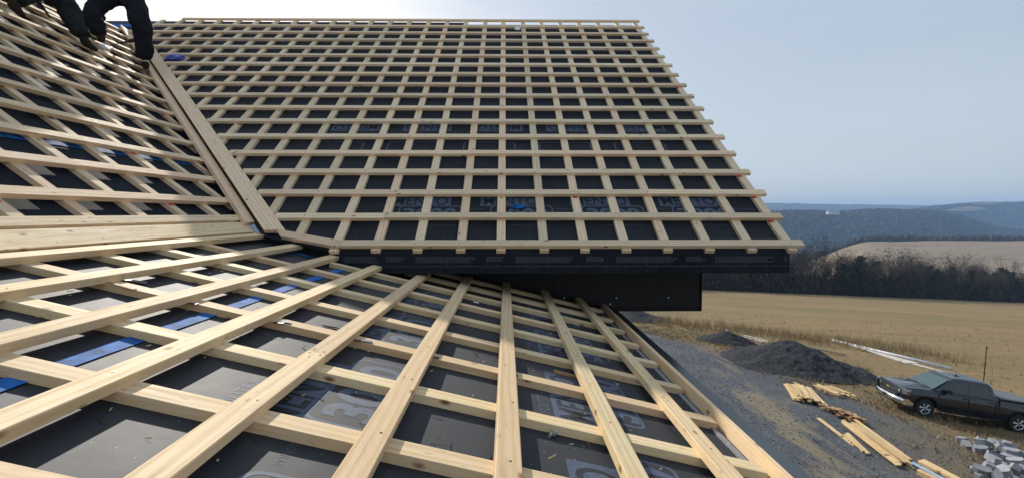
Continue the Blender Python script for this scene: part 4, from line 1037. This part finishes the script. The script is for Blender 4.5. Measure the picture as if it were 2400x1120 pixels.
    m = MB(); m.box((-4.97, 0, 1.325), (1.86, 1.76, .04)); m.box((-4.97, 0, 1.348), (1.80, 1.68, .012)); add(m, 'bed_cover', COV)
    m = MB(); m.box((-4.97, .93, 1.318), (1.90, .09, .03)); m.box((-4.97, -.93, 1.318), (1.90, .09, .03)); add(m, 'bed_rail', GRL)
    # wheels
    for wx in (fx, rx_):
        for s in (1, -1):
            m = MB(); c = Vector((wx, s * .86, .40)); prof = [(.24, .115), (.335, .135), (.385, .125), (.40, .09), (.40, -.09), (.385, -.125), (.24, -.12)]; nn = 36
            vv = [(wx + r_ * math.cos(2 * math.pi * k / nn), s * (.86 + y), .40 + r_ * math.sin(2 * math.pi * k / nn)) for k in range(nn) for r_, y in prof]; pn = len(prof)
            m.add(vv, [(k * pn + j, k * pn + j + 1, ((k + 1) % nn) * pn + j + 1, ((k + 1) % nn) * pn + j) for k in range(nn) for j in range(pn - 1)])
            wl = add(m, 'wheel', TYR, smooth=True)
            m = MB(); m.tube((wx, s * .90, .40), (wx, s * .915, .40), .25, .25, 32)
            add(m, 'brake_disc', GRL, wl)
            m = MB()
            for k in range(6):
                a = 2 * math.pi * k / 6 + .2
                for da in (-.14, .14):
                    p0 = Vector((wx + .05 * math.cos(a), s * .965, .40 + .05 * math.sin(a))); p1 = Vector((wx + .235 * math.cos(a + da), s * .955, .40 + .235 * math.sin(a + da))); m.tube(p0, p1, .020, .017, 6)
            m.tube((wx, s * .93, .40), (wx, s * .985, .40), .065, .05, 16)
            for k in range(32):
                a, b_ = 2 * math.pi * k / 32, 2 * math.pi * (k + 1) / 32
                m.add([(wx + r_ * math.cos(q_), s * y, .40 + r_ * math.sin(q_)) for q_ in (a, b_) for r_, y in ((.225, .955), (.258, .975), (.262, .95))], [(0, 1, 4, 3), (1, 2, 5, 4)])
            add(m, 'rim', RIM, wl)
    return root
truck()

# ------------------------------------------------------------------ trees of the dark belt
t = NT('winter_bark'); n1 = t.noise(t.coord('Object'), 3, 4); oi = t.n('ObjectInfo').outputs['Random']
M_BARK = t.base(t.mix(oi, t.mix(n1, (.070, .056, .042), (.115, .092, .068)), (.050, .044, .034)), .95, 0, .1)
t = NT('pine_needles'); n1 = t.noise(t.coord('Object'), 2.2, 5, .7); oi = t.n('ObjectInfo').outputs['Random']
M_PINE = t.base(t.mix(oi, t.mix(t.rng(n1, .35, .65), (.018, .026, .013), (.045, .055, .028)), (.045, .046, .028)), .9, 0, .15)
t = NT('dark_brush'); n1 = t.noise(t.coord('Object'), .5, 5, .7)
M_BRUSH = t.base(t.mix(t.rng(n1, .35, .65), (.040, .033, .025), (.085, .070, .054)), .95, 0, .1)
def bare_tree(seed):
    rd = random.Random(seed); tr, cr = MB(), MB(); H = rd.uniform(9.5, 12.5)
    def branch(p, d, L, r, lev):
        segs = 3 if lev < 3 else 2
        for k in range(segs):
            d = (d + Vector((rd.gauss(0, .14), rd.gauss(0, .14), rd.gauss(.05, .06)))).normalized(); q = p + d * L / segs
            (tr if lev == 0 else cr).tube(p, q, r * (1 - .3 * k / segs), r * (1 - .3 * (k + 1) / segs), 5 if lev == 0 else 3, False)
            if lev < 3:
                for _ in range(2 if lev else (1 if k == 0 else 3)):
                    if lev == 0 and k == 0: continue
                    a = rd.uniform(0, 6.28); s = Vector((math.cos(a), math.sin(a), rd.uniform(.35, .95)))
                    branch(q, (d * .45 + s * .75).normalized(), L * rd.uniform(.42, .62), r * .52, lev + 1)
            p = q; r *= .82
        if lev >= 1:
            for _ in range(9 if lev == 3 else 6):
                s = Vector((rd.gauss(0, 1), rd.gauss(0, 1), rd.uniform(-.1, 1.3))).normalized(); e = p + s * rd.uniform(.5, 1.3); w_ = Vector((rd.gauss(0, 1), rd.gauss(0, 1), 0)).normalized() * .022
                cr.add([p - w_, p + w_, e], [(0, 1, 2)])
        return
    branch(Vector((0, 0, -.3)), Vector((rd.gauss(0, .05), rd.gauss(0, .05), 1)), H * .72, .17, 0)
    return tr.me('trunk'), cr.me('crown')
def pine_tree(seed):
    rd = random.Random(seed); tr, cr = MB(), MB(); H = rd.uniform(9.5, 12.5)
    tr.tube((0, 0, -.3), (0, 0, H * .55), .20, .12, 6, False); tr.tube((0, 0, H * .55), (rd.gauss(0, .2), 0, H * .97), .12, .03, 5, False)
    for k in range(46):
        z = H * (.16 + .82 * k / 46); a = k * 2.4 + rd.gauss(0, .3); L = (1 - (z / H) ** 1.6) * rd.uniform(1.9, 3.3) + .4; 
        b = Vector((0, 0, z)); e = b + Vector((math.cos(a) * L, math.sin(a) * L, rd.uniform(-.1, .8)))
        tr.tube(b, e, .035, .012, 3, False)
        for j in range(22):
            c = b.lerp(e, rd.uniform(.25, 1.05)) + Vector((rd.gauss(0, .28), rd.gauss(0, .28), rd.gauss(.08, .16))); n_ = Vector((rd.gauss(0, .6), rd.gauss(0, .6), 1)).normalized(); u = n_.orthogonal().normalized(); w_ = n_.cross(u); s = rd.uniform(.20, .42)
            cr.add([c + u * s, c - u * s * .5 + w_ * s * .8, c - u * s * .5 - w_ * s * .8, c + n_ * s * .5], [(0, 1, 2), (0, 1, 3), (1, 2, 3)])
    return tr.me('trunk'), cr.me('crown')
bare = [bare_tree(s) for s in (1, 2, 3, 4, 5, 6)]; pines = [pine_tree(s) for s in (11, 12, 13)]
for a, b in bare: a.materials.append(M_BARK); b.materials.append(M_BARK)
for a, b in pines: a.materials.append(M_BARK); b.materials.append(M_PINE)
NT_ = 0
for row, (dy, step) in enumerate(((9, 3.6), (14, 3.8), (20, 4.2), (28, 4.6))):
    X = 24.
    while X < 262:
        x = X + random.uniform(-1.4, 1.4); Y = float(crestY(min(x, 200))) + dy + random.uniform(-2.4, 2.4); u = x / Y
        if u > 1.42: break
        pine = (noise.noise((x * .05, row * .35, 3.)) > -.06 and random.random() < .45) or random.random() < .10
        k = random.choice(pines if pine else bare); s = random.uniform(.75, 1.08) * (1 + .08 * math.sin(x * .08)) * (1. if row else .85) * (.90 + .16 * sstep(u, .45, .8) - .10 * sstep(u, .92, 1.05))
        th = bpy.data.objects.new('pine_tree' if pine else 'bare_tree', None); COL.objects.link(th); th.location = (x, Y, float(near(x, Y))); th.rotation_euler = (0, 0, random.uniform(0, 6.28)); th.scale = (s, s, s)
        tag(th, 'dark evergreen standing in the tree belt behind the mown field' if pine else 'bare leafless tree standing in the dark belt behind the mown field', 'tree', 'evergreens in the tree belt' if pine else 'bare trees in the tree belt')
        for nm, me in (('trunk', k[0]), ('crown', k[1])):
            c = bpy.data.objects.new(nm, me); COL.objects.link(c); c.parent = th
        NT_ += 1; X += step
print('trees', NT_)
# undergrowth filling the foot of the belt
sv2 = []; sf2 = []
for k in range(32000):
    x = random.uniform(20, 255); Y = float(crestY(min(x, 200))) + random.uniform(6, 34); z = float(near(x, Y)); h = random.uniform(.0, 7.) * random.random() ** .5
    a = random.uniform(0, 6.28); s = random.uniform(.25, .75); b = len(sv2); w_ = .05 + .10 * random.random()
    dx, dy = math.cos(a) * w_, math.sin(a) * w_
    sv2 += [(x - dx, Y - dy, z + h - .8), (x + dx, Y + dy, z + h - .8), (x + random.gauss(0, .5), Y + random.gauss(0, .5), z + h + s * 1.9), (x + dy * 3, Y - dx * 3, z + h)]
    sf2 += [(b, b + 1, b + 2), (b, b + 3, b + 2)]
tag(link('undergrowth', mesh('undergrowth', sv2, sf2), M_BRUSH), 'dense dark brush under the belt of trees', 'undergrowth', kind='stuff')

# far woods: thousands of tree crowns too small to tell apart
def woods(name, label, n, ulo, uhi, ylo, yhi, size, mat, seed, keep=None):
    rg = np.random.default_rng(seed); u = rg.uniform(ulo, uhi, n); Y = rg.uniform(ylo, yhi, n)
    if keep is not None: m = keep(u, Y); u, Y = u[m], Y[m]
    n = len(u); X = u * Y; Z = landfar(u, Y); s = size * rg.uniform(.5, 1.25, n); a = rg.uniform(0, 6.28, n)
    w_ = s * rg.uniform(.25, .55, n); V = []
    for k in range(3): V.append(np.c_[X + w_ * np.cos(a + k * 2.094), Y + w_ * np.sin(a + k * 2.094), Z - 1])
    for k in range(3): V.append(np.c_[X + w_ * 1.1 * np.cos(a + k * 2.094 + .5), Y + w_ * 1.1 * np.sin(a + k * 2.094 + .5), Z + s * .55])
    V.append(np.c_[X + w_ * .2, Y, Z + s])
    V = np.stack(V, 1).reshape(-1, 3); b = np.arange(n)[:, None] * 7
    F = np.concatenate([b + np.array(q) for q in ((0, 1, 4), (0, 4, 3), (1, 2, 5), (1, 5, 4), (2, 0, 3), (2, 3, 5), (3, 4, 6), (4, 5, 6), (5, 3, 6))])
    me = bpy.data.meshes.new(name); me.from_pydata(V.tolist(), [], F.tolist()); me.update()
    return tag(link(name, me, mat), label, 'woods', kind='stuff')
woods('hillside_woods', 'bare and evergreen woods covering the blue hillside', 15000, .36, 1.22, 1080, 1640, 15, M_WOODS, 1)
woods('valley_woods', 'dark tree line along the far edge of the bald brown field', 3600, .50, 1.22, 665, 800, 7, M_BRUSH, 2)
woods('valley_woods', 'woods filling the low valley left of the bald brown field', 2600, .34, .60, 300, 700, 10, M_BRUSH, 3, lambda u, Y: u < .60 - .0000 * Y)
woods('ridge_woods', 'woods on the far right ridge', 9000, .50, 1.25, 2000, 2420, 12, M_WOODS, 4)
# small white farmhouse on the plateau
fh = empty('farmhouse', (.675 * 1500, 1500, float(landfar(.675, 1500)) + 5), 'tiny white farmhouse on the far plateau, left of centre of the ridge', 'farmhouse')
c = Vector(fh.location) + Vector((0, -30, 6)); M_FW = plain('white_siding', (.8, .8, .78), .7); M_FR = plain('grey_roof', (.3, .3, .32), .8)
m = MB(); m.box(c + Vector((0, 0, 3)), (34, 12, 8)); m.build('wall', M_FW, fh)
m = MB(); m.add([c + Vector(p) for p in ((-18, -7, 7), (18, -7, 7), (18, 7, 7), (-18, 7, 7), (-18, 0, 12), (18, 0, 12))], [(0, 1, 5, 4), (2, 3, 4, 5), (0, 4, 3), (1, 2, 5), (0, 3, 2, 1)]); m.build('roof', M_FR, fh)
for k in range(4): m = MB(); m.box(c + Vector((-12 + 8 * k, -6.1, 3)), (2, .2, 2.5)); m.build('window', M_SHIM, fh)
